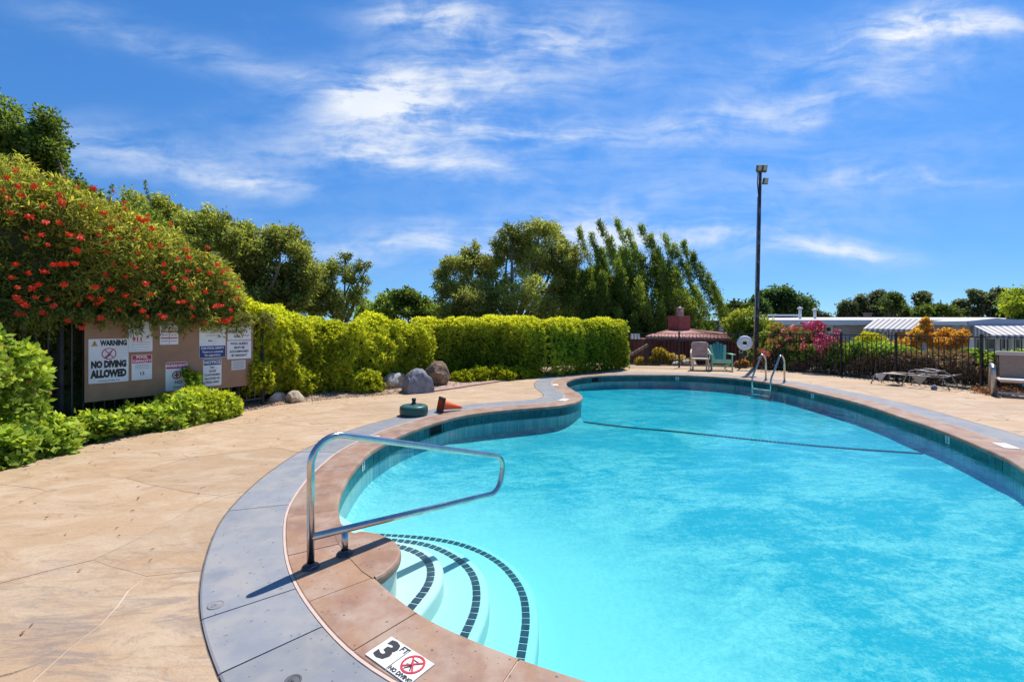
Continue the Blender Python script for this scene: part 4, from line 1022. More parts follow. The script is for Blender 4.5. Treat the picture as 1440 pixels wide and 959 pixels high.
def s8(q):
    for i_, tx in enumerate(['POOL FOR', 'RESIDENTS', 'ONLY']): q.t(tx, -.05, .28 - i_ * .29, .22, INK, .0015, .95)
    q.line((.20, -.28), (.28, -.18), .03, REDINK); q.line((.30, -.28), (.40, -.2), .03, REDINK)
sign(320.8, 353.7, 454.3, 478, 'white POOL FOR RESIDENTS ONLY sign at the top right corner', s8, .012)
def s9(q):
    for i_, tx in enumerate(['POOL GUESTS', 'MUST BE', 'ACCOMPANIED', 'BY RESIDENT']): q.t(tx, 0, .33 - i_ * .215, .165, INK, .0008, .85)
sign(320, 353.7, 479, 504.5, 'white POOL GUESTS MUST BE ACCOMPANIED BY RESIDENT sign', s9, .012)
def s10(q):
    for y in (.3, .15, 0, -.15, -.3): q.rect(-.38, y - .02, .38, y + .02, GREYINK)
sign(326, 346, 506.5, 520, 'tiny pale grey plate of fine print at the lower right', s10, .006, mat('grey_plate', [(.55, .55, .55)], rough=.5))

# ------------------------------------------------------------------ planting along the left
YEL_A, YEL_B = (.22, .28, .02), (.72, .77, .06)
# bright near hedge
h1p = [(-5.30, 8.60, .1, 1.86, .42), (-5.15, 9.5, .05, 1.80, .60), (-4.75, 10.8, .03, 1.66, .75), (-3.6, 11.8, .03, 1.62, .85), (-2.6, 12.7, .03, 1.64, .75)]
HG = tag(empty('hedge', (-4.6, 10.5, 0)), 'bright yellow green hedge bulging out beside the notice board', 'hedge')
core('branches', h1p, TWIG, HG, .30)
T, O_, hf, wv_ = hedge_surface(h1p, 9500, .25, 2.3, .24)
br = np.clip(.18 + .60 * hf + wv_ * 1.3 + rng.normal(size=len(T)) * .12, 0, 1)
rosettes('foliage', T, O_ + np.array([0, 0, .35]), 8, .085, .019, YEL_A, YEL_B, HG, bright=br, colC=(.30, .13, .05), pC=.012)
for (px, py, w_, h_) in [(372, 548, .42, .62), (448, 549, .45, .50), (506, 549, .55, .55), (540, 541, .35, .5), (420, 540, .4, .8)]:
    g = G(px, py + 6); n_ = 620; T = unit(rng.normal(size=(n_, 3))); T[:, 2] = np.abs(T[:, 2]); O_ = T.copy(); T = T * np.array([w_, .42, h_]) * (1 + wob(T + px, 3)[:, None] * .18) * rng.uniform(.7, 1, (n_, 1)) + np.array([g.x - .1, g.y + .38, .03])
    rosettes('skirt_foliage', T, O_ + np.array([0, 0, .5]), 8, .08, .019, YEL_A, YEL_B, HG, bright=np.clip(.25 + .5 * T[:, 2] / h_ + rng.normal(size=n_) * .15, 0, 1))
h2p = [(-2.9, 13.3, .05, 1.70, .7), (-1.2, 13.8, .05, 1.71, .62), (.8, 14.6, .05, 1.73, .62), (2.6, 15.7, .05, 1.75, .62), (3.75, 16.6, .05, 1.76, .55)]
HG2 = tag(empty('hedge', (.6, 14.8, 0)), 'long clipped yellow green hedge along the back of the pool deck', 'hedge')
core('branches', h2p, TWIG, HG2, .2)
T, O_, hf, wv_ = hedge_surface(h2p, 9500, .12, 2.0, .18, power=.52, arc=(-.42, .72))
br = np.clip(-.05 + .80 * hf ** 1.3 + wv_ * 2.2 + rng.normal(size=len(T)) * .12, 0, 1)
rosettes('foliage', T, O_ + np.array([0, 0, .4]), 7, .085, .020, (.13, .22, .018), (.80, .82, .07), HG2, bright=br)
# end of the hedge
T = np.stack([3.98 + rng.normal(size=700) * .06 + .0 * rng.random(700), 16.75 + rng.uniform(-.6, .5, 700), rng.uniform(.06, 1.74, 700)], 1)
T[:, 0] += wob(T, 3) * .08; br = np.clip(.1 + .5 * T[:, 2] / 1.9 + rng.normal(size=700) * .15, 0, 1)
rosettes('end_foliage', T, np.tile([.8, -.3, .4], (700, 1)), 7, .085, .02, (.13, .24, .02), (.60, .74, .06), HG2, bright=br)
# low gold shrubs
for i_, (px, py, w_, h_) in enumerate([(648, 538, .36, .26), (674, 536, .40, .34), (702, 534.5, .44, .36), (726, 532, .40, .32), (746, 530, .30, .22)]):
    g = G(px, py); T = unit(rng.normal(size=(420, 3))); T[:, 2] = np.abs(T[:, 2]); O_ = T.copy(); T = T * np.array([w_, .36, h_]) * (1 + wob(T + i_, 3)[:, None] * .16) * rng.uniform(.7, 1, (420, 1)) + np.array([g.x, g.y + .10, .03])
    o = rosettes('low_shrub', T, O_ + np.array([0, 0, .5]), 7, .075, .018, (.13, .21, .012), (.60, .62, .03)); tag(o, ['small gold shrub just right of the brown rock', 'gold shrub second from the brown rock', 'largest gold shrub in the middle of the low row', 'green gold shrub fourth in the low row before the hedge', 'smallest gold shrub at the right end of the low row'][i_], 'shrub', 'low gold shrubs before the hedge')
# bottlebrush mass spilling over the fence
def fpt(s_, d_): q = BL + BU * s_ - BN * d_; return (q.x, q.y)
bbp = [(*fpt(-3.2, .98), 1.50, 3.88, 1.2), (*fpt(-1.6, .93), 1.48, 3.80, 1.15), (*fpt(-.5, .93), 1.50, 3.68, 1.12), (*fpt(.5, .93), 1.50, 3.38, 1.1), (*fpt(1.3, .88), 1.50, 3.12, 1.0), (*fpt(2.0, .83), 1.52, 2.72, .85), (*fpt(2.4, .78), 1.6, 2.35, .6)]
BBR = tag(empty('bottlebrush', (*fpt(0, .8), 0)), 'big bottlebrush bush with red flowers hanging over the notice board', 'bush')
core('branches', bbp, TWIG, BBR, .34, amp=.14)
T, O_, hf, wv_ = hedge_surface(bbp, 12500, .24, 2.6, .45, power=.7, arc=(-.5, .80))
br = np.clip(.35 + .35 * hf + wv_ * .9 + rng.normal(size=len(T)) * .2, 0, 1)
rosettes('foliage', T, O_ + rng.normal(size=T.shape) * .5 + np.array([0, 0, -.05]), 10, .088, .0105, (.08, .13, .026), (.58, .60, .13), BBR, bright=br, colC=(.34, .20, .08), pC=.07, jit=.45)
# dense dark growth just behind the fence
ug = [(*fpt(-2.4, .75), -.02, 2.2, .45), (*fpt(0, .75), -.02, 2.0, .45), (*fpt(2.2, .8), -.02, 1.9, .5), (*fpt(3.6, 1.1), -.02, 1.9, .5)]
UG = tag(empty('bush', (*fpt(.6, .8), 0)), 'dark leafy growth behind the bars of the left fence', 'bush')
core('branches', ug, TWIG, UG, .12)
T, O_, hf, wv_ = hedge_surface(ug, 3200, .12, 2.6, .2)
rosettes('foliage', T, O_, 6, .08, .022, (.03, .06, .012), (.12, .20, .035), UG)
# drooping sprays at the lower edge
ns = 260; s_ = rng.uniform(-1.6, 2.7, ns); z_ = 1.76 + rng.normal(size=ns) * .05; T = []; OO = []
for a, z in zip(s_, z_):
    q = BL + BU * a + BN * rng.uniform(.02, .22); ln = rng.uniform(.04, .20) if rng.random() < .8 else rng.uniform(.2, .36)
    for k_ in range(7): T.append((q.x + rng.normal() * .02, q.y + rng.normal() * .02, z - ln * k_ / 6)); OO.append((rng.normal() * .4, rng.normal() * .4, -1))
rosettes('drooping_sprays', np.array(T), np.array(OO), 4, .07, .008, (.09, .15, .03), (.42, .45, .09), BBR, colC=(.5, .34, .16), pC=.08, spread=(.3, 1.0))
# upright stray shoots
for (px, py, n_) in [(203, 222, 9), (158, 228, 7), (222, 262, 6), (252, 280, 6), (300, 300, 5), (190, 245, 5), (120, 222, 4), (268, 300, 4)]:
    T = []; OO = []; n_ = n_ - 1; b = P(px, py + 34, 7.4 + (px - 200) * .006); lean = rng.normal() * .12
    for k_ in range(n_ * 4): t = k_ / (n_ * 4); T.append((b.x - lean * t, b.y, b.z - t * n_ * .055)); OO.append((rng.normal() * .5, rng.normal() * .5, 1))
    rosettes('shoot', np.array(T), np.array(OO), 3, .055, .008, (.09, .13, .03), (.25, .30, .08), BBR, spread=(.3, .9))
# flowers
FLM = mat('red_stamens', [(.85, .03, .012), (.95, .09, .03)], 30, .6, space='object')
def flower_mesh():
    m = MB(); r_ = random.Random(2)
    for k_ in range(46):
        d = Vector((r_.gauss(0, 1), r_.gauss(0, 1), r_.gauss(0, .8))).normalized(); st = Vector((0, 0, r_.uniform(-.025, .025))); e_ = st + d * r_.uniform(.028, .046); sd = d.cross(Vector((r_.random(), r_.random(), 1))).normalized() * .0065
        m.add([st, e_ + sd, e_ - sd], [(0, 1, 2)])
    return m
f0 = None
fl_px = [(58, 226), (101, 240), (136, 247), (22, 240), (70, 258), (48, 262), (83, 274), (109, 263), (60, 290), (30, 275), (88, 288), (131, 265), (203, 282), (226, 281), (254, 288), (41, 305), (84, 314), (58, 330), (37, 334), (67, 344), (109, 352), (16, 390), (24, 404), (54, 400), (50, 418), (107, 352), (113, 334), (148, 386), (131, 404), (176, 416), (156, 407), (137, 427), (127, 418), (111, 428), (135, 403), (166, 335), (184, 371), (177, 389), (205, 399), (212, 414), (230, 384), (240, 396), (230, 372), (214, 321), (191, 322), (262, 351), (266, 362), (250, 364), (289, 410), (258, 424), (303, 431), (312, 430), (335, 420), (335, 403), (316, 399), (323, 352), (330, 351), (338, 363), (262, 307), (208, 303), (165, 308), (292, 348), (300, 350), (295, 384), (270, 402), (207, 445), (226, 443), (231, 446), (95, 451), (115, 461), (119, 455), (142, 447), (167, 436), (200, 437), (271, 445), (310, 451), (318, 452), (320, 451), (325, 447), (288, 454), (62, 382), (10, 250), (3, 268), (16, 300), (75, 372), (90, 400), (150, 355), (146, 300), (175, 285), (160, 270), (240, 315), (282, 332), (306, 372), (320, 380), (250, 425), (30, 425), (75, 430), (195, 355), (118, 290), (98, 330), (140, 330), (225, 345), (280, 380), (310, 410), (245, 405), (270, 432), (190, 428), (160, 372)]
fl_px = [q for q in fl_px if q[1] > np.interp(q[0], [0, 100, 150, 200, 300, 345], [236, 243, 262, 285, 350, 398])]
for k_ in range(32):
    x_ = random.uniform(0, 335); fl_px.append((x_, random.uniform(np.interp(x_, [0, 100, 150, 200, 300, 345], [245, 255, 275, 300, 362, 405]), 446)))
for i_, (px, py) in enumerate(fl_px):
    k_ = (px - 720) / FPX
    # ray to the sloping front of the bush
    o_ = Vector((0, 0, EYE)); d = Vector((k_, 1, -(py - HOR) / FPX))
    h_ = max(0, (455 - py) / 230.); off = .36 * math.sin(math.pi * min(1, .12 + .6 * h_)) - .55 * max(0, h_ - .35) - (0.06 if py > 440 else 0) + .17
    p0 = BL + BN * off; t = (p0 - o_).dot(BN) / d.dot(BN); q = o_ + d * t
    if f0 is None: f0 = flower_mesh().build('flower', FLM, BBR, world=False); o = f0
    else: o = f0.copy(); COL.objects.link(o)
    o.parent = BBR; o.location = q - rootloc(BBR); o.rotation_euler = (random.uniform(0, 3), random.uniform(0, 3), random.uniform(0, 3)); o.scale = (random.uniform(.65, 1.2),) * 3

# broad leaved shrub at the left edge and ground cover
def leafy(name, T, O_, parent=None, L=.088, Wd=.031, a=(.08, .18, .02), b=(.56, .70, .09), k=5, br=None, colC=(.30, .22, .06), pC=.03, **kw):
    return rosettes(name, T, O_, k, L, Wd, a, b, parent, spread=(.5, 1.5), bright=br, jit=.3, fold=-.10, colC=colC, pC=pC, **kw)
sh = [(-6.25, 4.4, .02, 1.70, .50), (-6.22, 5.0, .02, 1.74, .42), (-6.20, 5.35, .02, 1.50, .32), (-6.12, 5.8, .02, .95, .24)]
SB = tag(empty('shrub', (-6.1, 5.2, 0)), 'broad leaved bright green shrub climbing the fence at the left edge', 'shrub')
core('branches', sh, TWIG, SB, .22)
T, O_, hf, wv_ = hedge_surface(sh, 3800, .22, 3.6, .30)
leafy('foliage', T, O_ + np.array([0, 0, .3]), SB, br=np.clip(.15 + .5 * hf + wv_ * 1.4 + rng.normal(size=len(T)) * .15, 0, 1))
gc = [(-5.85, 4.2, .0, .34, .5), (-5.90, 5.2, .0, .36, .42), (-5.74, 6.0, .0, .22, .40), (-5.48, 6.8, .0, .24, .34), (-5.22, 7.45, .0, .26, .26)]
T, O_, hf, wv_ = hedge_surface(gc, 3600, .19, 4.4, .22)
o = leafy('ground_cover', T, O_ + np.array([0, 0, .8]), None, L=.085, Wd=.032, br=np.clip(.12 + .6 * hf + wv_ * 2 + rng.normal(size=len(T)) * .2, 0, 1)); tag(o, kind='stuff')
yc = [(-5.22, 7.15, .0, .42, .22), (-5.02, 7.5, .0, .46, .24), (-4.90, 7.9, 0, .24, .18)]
T, O_, hf, wv_ = hedge_surface(yc, 1500, .08, 4, .12)
o = leafy('low_shrub', T, O_ + np.array([0, 0, .6]), None, L=.075, Wd=.028, a=(.20, .32, .02), b=(.68, .76, .06), br=np.clip(.35 + .5 * hf + rng.normal(size=len(T)) * .2, 0, 1)); tag(o, 'bright yellow green clump in front of the red warning sign', 'shrub')
T, O_, hf, wv_ = hedge_surface([(*fpt(1.22, -.12), .45, .80, .09), (*fpt(1.40, -.14), .4, .70, .10)], 160, .03, 4, .08)
o = leafy('climbing_shoot', T, O_ + np.array([0, 0, .6]), None, L=.07, Wd=.026, a=(.10, .2, .02), b=(.40, .52, .05)); tag(o, 'leafy green shoot climbing in front of the red WARNING sign', 'plant')

# ------------------------------------------------------------------ trees
def limb(m, a, b, r0, r1, bend=.15, n=7, seed=0):
    r_ = random.Random(seed); a = Vector(a); b = Vector(b); L = (b - a).length; off = Vector((r_.gauss(0, 1), r_.gauss(0, 1), r_.gauss(0, .4))) * L * bend
    pts_ = []
    for k_ in range(n + 1): t = k_ / n; pts_.append(a.lerp(b, t) + off * math.sin(t * math.pi) * .5)
    m.tube(pts_, [r0 + (r1 - r0) * k_ / n for k_ in range(n + 1)], 7); return pts_
def oak(base, lumps, nl, label, name='oak_tree', L=.16, Wd=.05, a=(.11, .16, .035), b=(.46, .54, .12), trunk_r=.22, group=None, k=7, dead=0.0, flat=.8, cat='tree', seed=0):
    """lumps: (x,y,z,r) leaf clouds; limbs run from the trunk to each"""
    root = tag(empty(name, base), label, cat, group); B = Vector(base); m = MB()
    zc = np.mean([q[2] for q in lumps]); top = Vector((np.mean([q[0] for q in lumps]), np.mean([q[1] for q in lumps]), zc - .6))
    fork = B.lerp(top, .45); limb(m, B - Vector((0, 0, .2)), fork, trunk_r, trunk_r * .7, .08, seed=seed)
    for i_, q in enumerate(lumps): limb(m, fork, (q[0], q[1], q[2]), trunk_r * .4, .025, .2, seed=seed + i_ + 1)
    m.build('trunk', BARK, root)
    sub = []
    for q in lumps:
        sub.append((q[0], q[1], q[2], q[3] * .62))
        for k_ in range(9):
            d = unit(rng.normal(size=(1, 3)))[0]; r2 = q[3] * rng.uniform(.22, .42); dd = q[3] * rng.uniform(.6, 1.02); sub.append((q[0] + d[0] * dd, q[1] + d[1] * dd, q[2] + d[2] * dd * .9, r2))
    lumps = sub
    Ts = []; Os = []; tot = sum(q[3] ** 2 for q in lumps)
    for i_, q in enumerate(lumps):
        n_ = int(nl * q[3] ** 2 / tot); d = unit(rng.normal(size=(n_, 3))); rr = q[3] * (1 + .28 * wob(d * q[3] + i_ * 3.3, 2.0)) * (rng.random(n_) ** .45)
        T = d * rr[:, None]; T[:, 2] *= flat; Ts.append(T + np.array(q[:3])); Os.append(d)
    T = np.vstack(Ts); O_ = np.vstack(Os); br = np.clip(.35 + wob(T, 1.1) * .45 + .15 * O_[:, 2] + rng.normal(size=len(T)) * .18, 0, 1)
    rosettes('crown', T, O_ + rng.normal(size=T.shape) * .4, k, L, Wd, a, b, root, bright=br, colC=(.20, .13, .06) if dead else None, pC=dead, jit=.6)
    return root
def lumps_px(rows): return [(*P(px, py, Y), r_ * Y / FPX) for (px, py, Y, r_) in rows]
def GZ(x, y): return float(gz(np.array(x), np.array(y)))
# dark oak behind the bottlebrush
lp_ = lumps_px([(70, 200, 12.1, 26), (-40, 175, 12, 60), (20, 190, 12, 55), (55, 215, 12.2, 42), (-30, 250, 12, 70), (40, 260, 12.5, 55), (95, 265, 12.5, 32), (-100, 200, 12, 80), (-80, 300, 12, 80), (30, 330, 13, 60), (120, 300, 13, 40), (180, 320, 13, 38)])
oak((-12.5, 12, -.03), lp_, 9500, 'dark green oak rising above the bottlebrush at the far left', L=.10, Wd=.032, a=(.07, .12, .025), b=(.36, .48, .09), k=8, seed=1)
# olive coloured oaks behind the first hedge
lp_ = lumps_px([(296, 312, 16, 26), (330, 325, 16, 26), (392, 335, 16.5, 24), (300, 330, 16, 42), (345, 352, 16, 40), (265, 345, 16, 40), (375, 385, 16.5, 42), (320, 390, 16.5, 50), (400, 345, 17, 28), (425, 372, 17, 34), (420, 410, 17, 38), (385, 425, 17, 38), (240, 300, 16, 24), (215, 310, 16, 30), (180, 300, 16, 35), (345, 430, 16, 35)])
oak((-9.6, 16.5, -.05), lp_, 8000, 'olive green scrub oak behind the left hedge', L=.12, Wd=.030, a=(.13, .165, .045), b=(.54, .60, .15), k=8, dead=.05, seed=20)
lp_ = lumps_px([(455, 400, 19, 30), (470, 425, 19, 30), (490, 385, 19, 16), (505, 375, 19, 9), (485, 362, 19, 8), (463, 378, 19, 14), (513, 395, 19, 8), (440, 430, 19, 26), (500, 412, 19, 16), (520, 372, 19, 5)])
oak((-7.4, 19.2, -.1), lp_, 2300, 'thin topped young oak standing right of the scrub oak', L=.11, Wd=.030, a=(.13, .17, .045), b=(.54, .60, .15), trunk_r=.12, seed=40)
lp_ = lumps_px([(540, 435, 26, 24), (565, 430, 26, 26), (590, 438, 26, 22), (575, 418, 26, 10), (515, 440, 26, 18), (610, 445, 26, 20)])
oak((-6.2, 26.5, -.6), lp_, 1900, 'low rounded oak seen in the gap above the hedge', L=.2, Wd=.06, a=(.09, .15, .03), b=(.40, .52, .11), trunk_r=.15, seed=50)
# big oak left of the cypress
lp_ = lumps_px([(650, 375, 24, 32), (690, 385, 24, 36), (640, 410, 24, 32), (672, 420, 23, 36), (715, 350, 24, 30), (745, 335, 24, 28), (775, 345, 24.5, 28), (720, 330, 24, 18), (755, 375, 24.5, 36), (790, 380, 25, 34), (730, 415, 23, 38), (690, 440, 23, 36), (640, 440, 23, 28), (770, 420, 25, 38), (665, 358, 24, 16), (625, 385, 24, 14), (760, 322, 24, 14)])
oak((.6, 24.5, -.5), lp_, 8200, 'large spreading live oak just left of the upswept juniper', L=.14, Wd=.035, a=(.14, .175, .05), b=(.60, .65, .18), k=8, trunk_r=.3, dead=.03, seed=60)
# upswept juniper
JU = tag(empty('juniper', (7.2, 26.4, -.8)), 'huge dark juniper with twisted upswept plumes against the sky', 'tree')
m = MB(); Ts = []; Os = []; Bs = []
tips = [(790, 335), (815, 322), (843, 312), (868, 312), (884, 325), (902, 318), (915, 332), (935, 330), (948, 345), (962, 342), (975, 356), (985, 372), (996, 385), (1003, 398), (1008, 412), (832, 330), (858, 335), (892, 345), (925, 350), (805, 352), (780, 365), (1012, 430), (965, 372), (940, 368), (875, 355)]
for i_ in range(225):
    top_ = i_ < 25
    if top_: px, py = tips[i_]; Y = random.uniform(25, 27)
    else:
        px = random.uniform(775, 1008); env = np.interp(px, [770, 800, 845, 900, 950, 985, 1012], [365, 332, 318, 328, 348, 376, 430]); py = env + (random.uniform(22, 60) if i_ < 60 else random.uniform(50, 125)); Y = random.uniform(24.2, 28.5)
    e_ = P(px, py, Y); ln = random.uniform(1.9, 2.8) if top_ else random.uniform(1.6, 2.6)
    lean = random.uniform(.30, .52) if i_ < 60 else random.uniform(.05, .4); s_ = Vector((e_.x + lean * ln, Y + random.uniform(-.3, .3), max(-.5, e_.z - ln)))
    r_ = random.uniform(.22, .31) if top_ else random.uniform(.28, .42)
    limb(m, (7.2 + (s_.x - 7.2) * .35, 26.4, -.6), s_.lerp(e_, .5), .09, .02, .08, seed=i_) if i_ % 2 == 0 else None
    n_ = int((130 if top_ else 150) * ln / 2.2)
    for k_ in range(n_):
        t = random.random() ** .9; c_ = s_.lerp(e_, t) + Vector((-.16 * math.sin(t * 3.1), 0, .10 * math.sin(t * 3.1))); d = Vector((random.gauss(0, 1), random.gauss(0, 1), random.gauss(0, .6))).normalized()
        rr = r_ * max(.08, 1 - t) ** .55 * (.35 + .65 * abs(math.sin(t * 11 + i_))) * random.uniform(.3, 1) * 1.25
        q = c_ + d * rr; Ts.append(q); Os.append((d * .55 + (e_ - s_).normalized() * 1.0)); Bs.append(.28 + .35 * t + random.gauss(0, .15))
m.build('trunk', BARK, JU)
rosettes('crown', np.array([tuple(q) for q in Ts]), np.array([tuple(q) for q in Os]), 7, .14, .024, (.06, .115, .03), (.38, .50, .10), JU, bright=np.clip(np.array(Bs) + wob(np.array([tuple(q) for q in Ts]), 1.2) * .3, 0, 1), spread=(.1, .8), jit=.6)

# ------------------------------------------------------------------ right hand planting, behind the fence
def blob(name, lumps, nl, label, cat, L, Wd, a, b, k=7, colC=None, pC=0, flat=1.0, group=None, material=None, low=.3):
    Ts = []; Os = []; tot = sum(q[3] ** 2 for q in lumps)
    for i_, q in enumerate(lumps):
        n_ = int(nl * q[3] ** 2 / tot); d = unit(rng.normal(size=(n_, 3))); rr = q[3] * (1 + .25 * wob(d * q[3] + i_ * 3.3, 3.0)) * (rng.random(n_) ** .35)
        T = d * rr[:, None]; T[:, 2] *= flat; Ts.append(T + np.array(q[:3])); Os.append(d)
    T = np.vstack(Ts); O_ = np.vstack(Os); br = np.clip(low + wob(T, 3.) * .35 + .3 * O_[:, 2] + rng.normal(size=len(T)) * .2, 0, 1)
    o = rosettes(name, T, O_ + np.array([0, 0, .3]), k, L, Wd, a, b, None, bright=br, colC=colC, pC=pC, material=material)
    return tag(o, label, cat, group)
def behind(px, d=.5):   # ground point behind the right fence at pixel column px
    a, b = (fa, fb) if px < 1112 else (fb, fc_) if px < 1379 else (fc_, fd_)
    q = onseg(px, a, b); n_ = Vector((b[1] - a[1], -(b[0] - a[0]))).normalized(); n_ = -n_ if n_.y < 0 and px < 1112 else n_
    if px >= 1112 and n_.x < 0: n_ = -n_
    return Vector((q[0] + n_.x * d, q[1] + n_.y * d))
RH = tag(empty('hedge', (11, 13.5, 0)), 'ragged half dry hedge behind the right hand fence', 'hedge')
cols_ = []
pth = []
for px in (1108, 1150, 1200, 1250, 1300, 1345, 1385, 1425):
    q = behind(px, .55); pth.append((q.x, q.y, .0, .92 + .10 * math.sin(px * .09), .42))
core('branches', pth, TWIG, RH, .2)
T, O_, hf, wv_ = hedge_surface(pth, 5200, .14, 3.0, .25, arc=(-.45, 1.0))
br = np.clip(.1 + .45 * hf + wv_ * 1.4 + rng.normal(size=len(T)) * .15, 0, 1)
green = wob(T, 2.0) + (hf - .45) * 1.1 > -.30
rosettes('foliage', T[green], O_[green] + np.array([0, 0, .3]), 7, .085, .024, (.07, .15, .025), (.48, .66, .12), RH, bright=br[green])
rosettes('dry_foliage', T[~green], O_[~green] + np.array([0, 0, -.8]), 6, .12, .010, (.22, .13, .07), (.72, .54, .33), RH, bright=br[~green], material=DRY)
m = MB()
for k_ in range(70):
    px = random.uniform(1112, 1430); q = behind(px, random.uniform(.12, .35)); h_ = random.uniform(.3, .85); m.tube([(q.x, q.y, -.05), (q.x + random.gauss(0, .06), q.y + random.gauss(0, .06), h_ * .5), (q.x + random.gauss(0, .1), q.y + random.gauss(0, .1), h_)], [.012, .009, .005], 5)
tag(m.build('stems', mat('dry_stem', [(.24, .18, .12), (.36, .28, .2)], 8, .9), RH), kind='stuff')
PK = (.66, .07, .17)
def bush_px(name, rows, nl, label, cat, **kw): return blob(name, lumps_px(rows), nl, label, cat, **kw)
OLE = tag(empty('oleander', (8.9, 15.8, 0)), 'tangled oleander bush with pink and coral blooms behind the fence', 'bush')
_ol = bush_px('foliage', [(1085, 505, 16.6, 20), (1100, 490, 16.5, 16), (1120, 478, 16.4, 18), (1140, 490, 16.2, 20), (1118, 505, 16.2, 20), (1160, 500, 15.6, 16), (1095, 470, 17.0, 11), (1178, 490, 15.6, 12), (1150, 468, 16.2, 10)], 2300, None, None, L=.11, Wd=.017, a=(.06, .10, .03), b=(.36, .36, .11), colC=(.42, .12, .10), pC=.2)
_ol.parent = OLE; _ol.location = -OLE.location
PINKM = mat('pink_petals', [(.72, .055, .16), (.80, .16, .26)], 25, .6); CORAL = mat('coral_petals', [(.70, .16, .12), (.78, .30, .2)], 25, .6)
def petals(n_, sd, r=.05):
    m = MB(); r_ = random.Random(sd)
    for k_ in range(n_):
        c_ = Vector((r_.gauss(0, 1), r_.gauss(0, 1), r_.gauss(0, .7))) * r; d = Vector((r_.gauss(0, 1), r_.gauss(0, 1), r_.gauss(0, 1))).normalized(); e_ = d.cross(Vector((r_.random(), r_.random(), 1))).normalized(); f_ = d.cross(e_)
        m.add([c_ + e_ * .035, c_ + f_ * .03, c_ - e_ * .035, c_ - f_ * .03], [(0, 1, 2, 3)])
    return m
def blooms(rows, mtl, label, group, Yd=0):
    pr = None
    for i_, (px, py, Y, s_) in enumerate(rows):
        if pr is None: pr = petals(34, 5).build('flower', mtl, OLE, world=False); o = pr
        else: o = pr.copy(); COL.objects.link(o)
        o.parent = OLE; o.location = P(px, py, Y) - rootloc(OLE); o.scale = (s_,) * 3; o.rotation_euler = (random.random(), random.random(), random.random() * 6)
blooms([(1133, 458, 15.5, 1.5), (1140, 456, 15.4, 1.5), (1147, 455, 15.4, 1.6), (1154, 458, 15.4, 1.5), (1137, 461, 15.4, 1.3), (1151, 461, 15.4, 1.3), (1145, 459, 15.3, 1.4), (1157, 462, 15.3, .9)], PINKM, 'hot pink bloom at the very top of the oleander', 'hot pink blooms on top of the oleander')
blooms([(1153, 472, 15.0, 1.4), (1160, 474, 15.0, 1.3), (1166, 478, 14.9, 1.4), (1152, 481, 14.9, 1.3), (1172, 484, 14.8, 1.3), (1161, 486, 14.8, 1.3), (1176, 471, 14.8, 1.0), (1176, 465, 14.8, .8), (1180, 480, 14.7, 1.2), (1155, 490, 14.8, 1.1), (1168, 490, 14.8, 1.0), (1148, 478, 14.9, 1.0), (1179, 487, 14.7, .9), (1149, 487, 14.8, .9)], PINKM, 'pink bloom low on the right side of the oleander behind the fence bars', 'pink blooms low on the right of the oleander')
blooms([(1102, 465, 16, 1.0), (1114, 461, 16, 1.2), (1118, 464, 16, 1.0), (1109, 475, 15.9, 1.0), (1131, 486, 15.5, 1.3), (1128, 476, 15.8, .8), (1078, 497, 15.8, 1.0), (1072, 494, 15.8, .9), (1086, 478, 16, .8), (1130, 492, 15.5, 1.0), (1113, 489, 15.8, .8), (1070, 503, 15.8, .8), (1094, 486, 16, .7)], CORAL, 'coral bloom on the left side of the oleander', 'coral blooms on the left of the oleander')
bush_px('golden_shrub', [(1222, 478, 14.4, 12), (1212, 482, 14.4, 10), (1234, 482, 14.4, 11), (1225, 488, 14.4, 13)], 700, 'rounded lemon yellow shrub behind the right fence', 'shrub', L=.07, Wd=.018, a=(.42, .46, .02), b=(.80, .76, .04), low=.5)
bush_px('small_maple', [(1290, 472, 14.8, 10), (1300, 463, 14.8, 8), (1283, 484, 14.8, 9), (1312, 477, 14.8, 10), (1330, 472, 14.6, 10), (1348, 478, 14.2, 10), (1265, 486, 14.6, 8), (1320, 486, 14.4, 12), (1340, 486, 14.2, 10), (1302, 452, 14.8, 5), (1355, 470, 14.2, 5)], 1500, 'orange and gold leaved young maple behind the right fence', 'small tree', L=.085, Wd=.022, a=(.60, .26, .04), b=(.78, .56, .12), low=.5)
bush_px('round_bush', [(1035, 458, 19.5, 18), (1050, 452, 19.5, 20), (1070, 460, 19.5, 17), (1060, 470, 19.5, 18), (1040, 468, 19.5, 15), (1078, 470, 19.2, 12), (1065, 495, 18.5, 18), (1080, 480, 18.5, 16)], 1700, 'rounded pale green bush behind the light pole', 'bush', L=.11, Wd=.028, a=(.16, .25, .035), b=(.60, .64, .12))
bush_px('yellow_climber', [(1093, 462, 17.5, 8), (1096, 475, 17.4, 8), (1090, 485, 17.4, 9), (1098, 488, 17.2, 7)], 420, 'straw yellow climber between the pole and the pink flowers', 'plant', L=.10, Wd=.014, a=(.30, .22, .04), b=(.62, .46, .10), low=.5)
for i_, (px, py, r_) in enumerate([(926, 497, 8), (936, 502, 7), (900, 510, 7), (918, 508, 6), (945, 506, 8), (958, 508, 8), (970, 512, 6)]):
    bush_px('garden_plant', [(px, py, 19, r_), (px + 4, py + 3, 19, r_ * .7)], 150, ['yellow plant just right of the wooden handrail post', 'yellow plant beside the handrail post, second one along', 'orange green plant at the foot of the wooden handrail', 'low yellow plant between the post and the balusters', 'straw coloured plant in the middle of the bank', 'straw coloured plant near the brown patio chair', 'small dry plant closest to the brown patio chair'][i_], 'plant', L=.10, Wd=.022, a=(.30, .26, .03), b=(.66, .50, .06) if i_ < 4 else (.60, .48, .26), low=.5, group='dry plants on the bank behind the back fence')
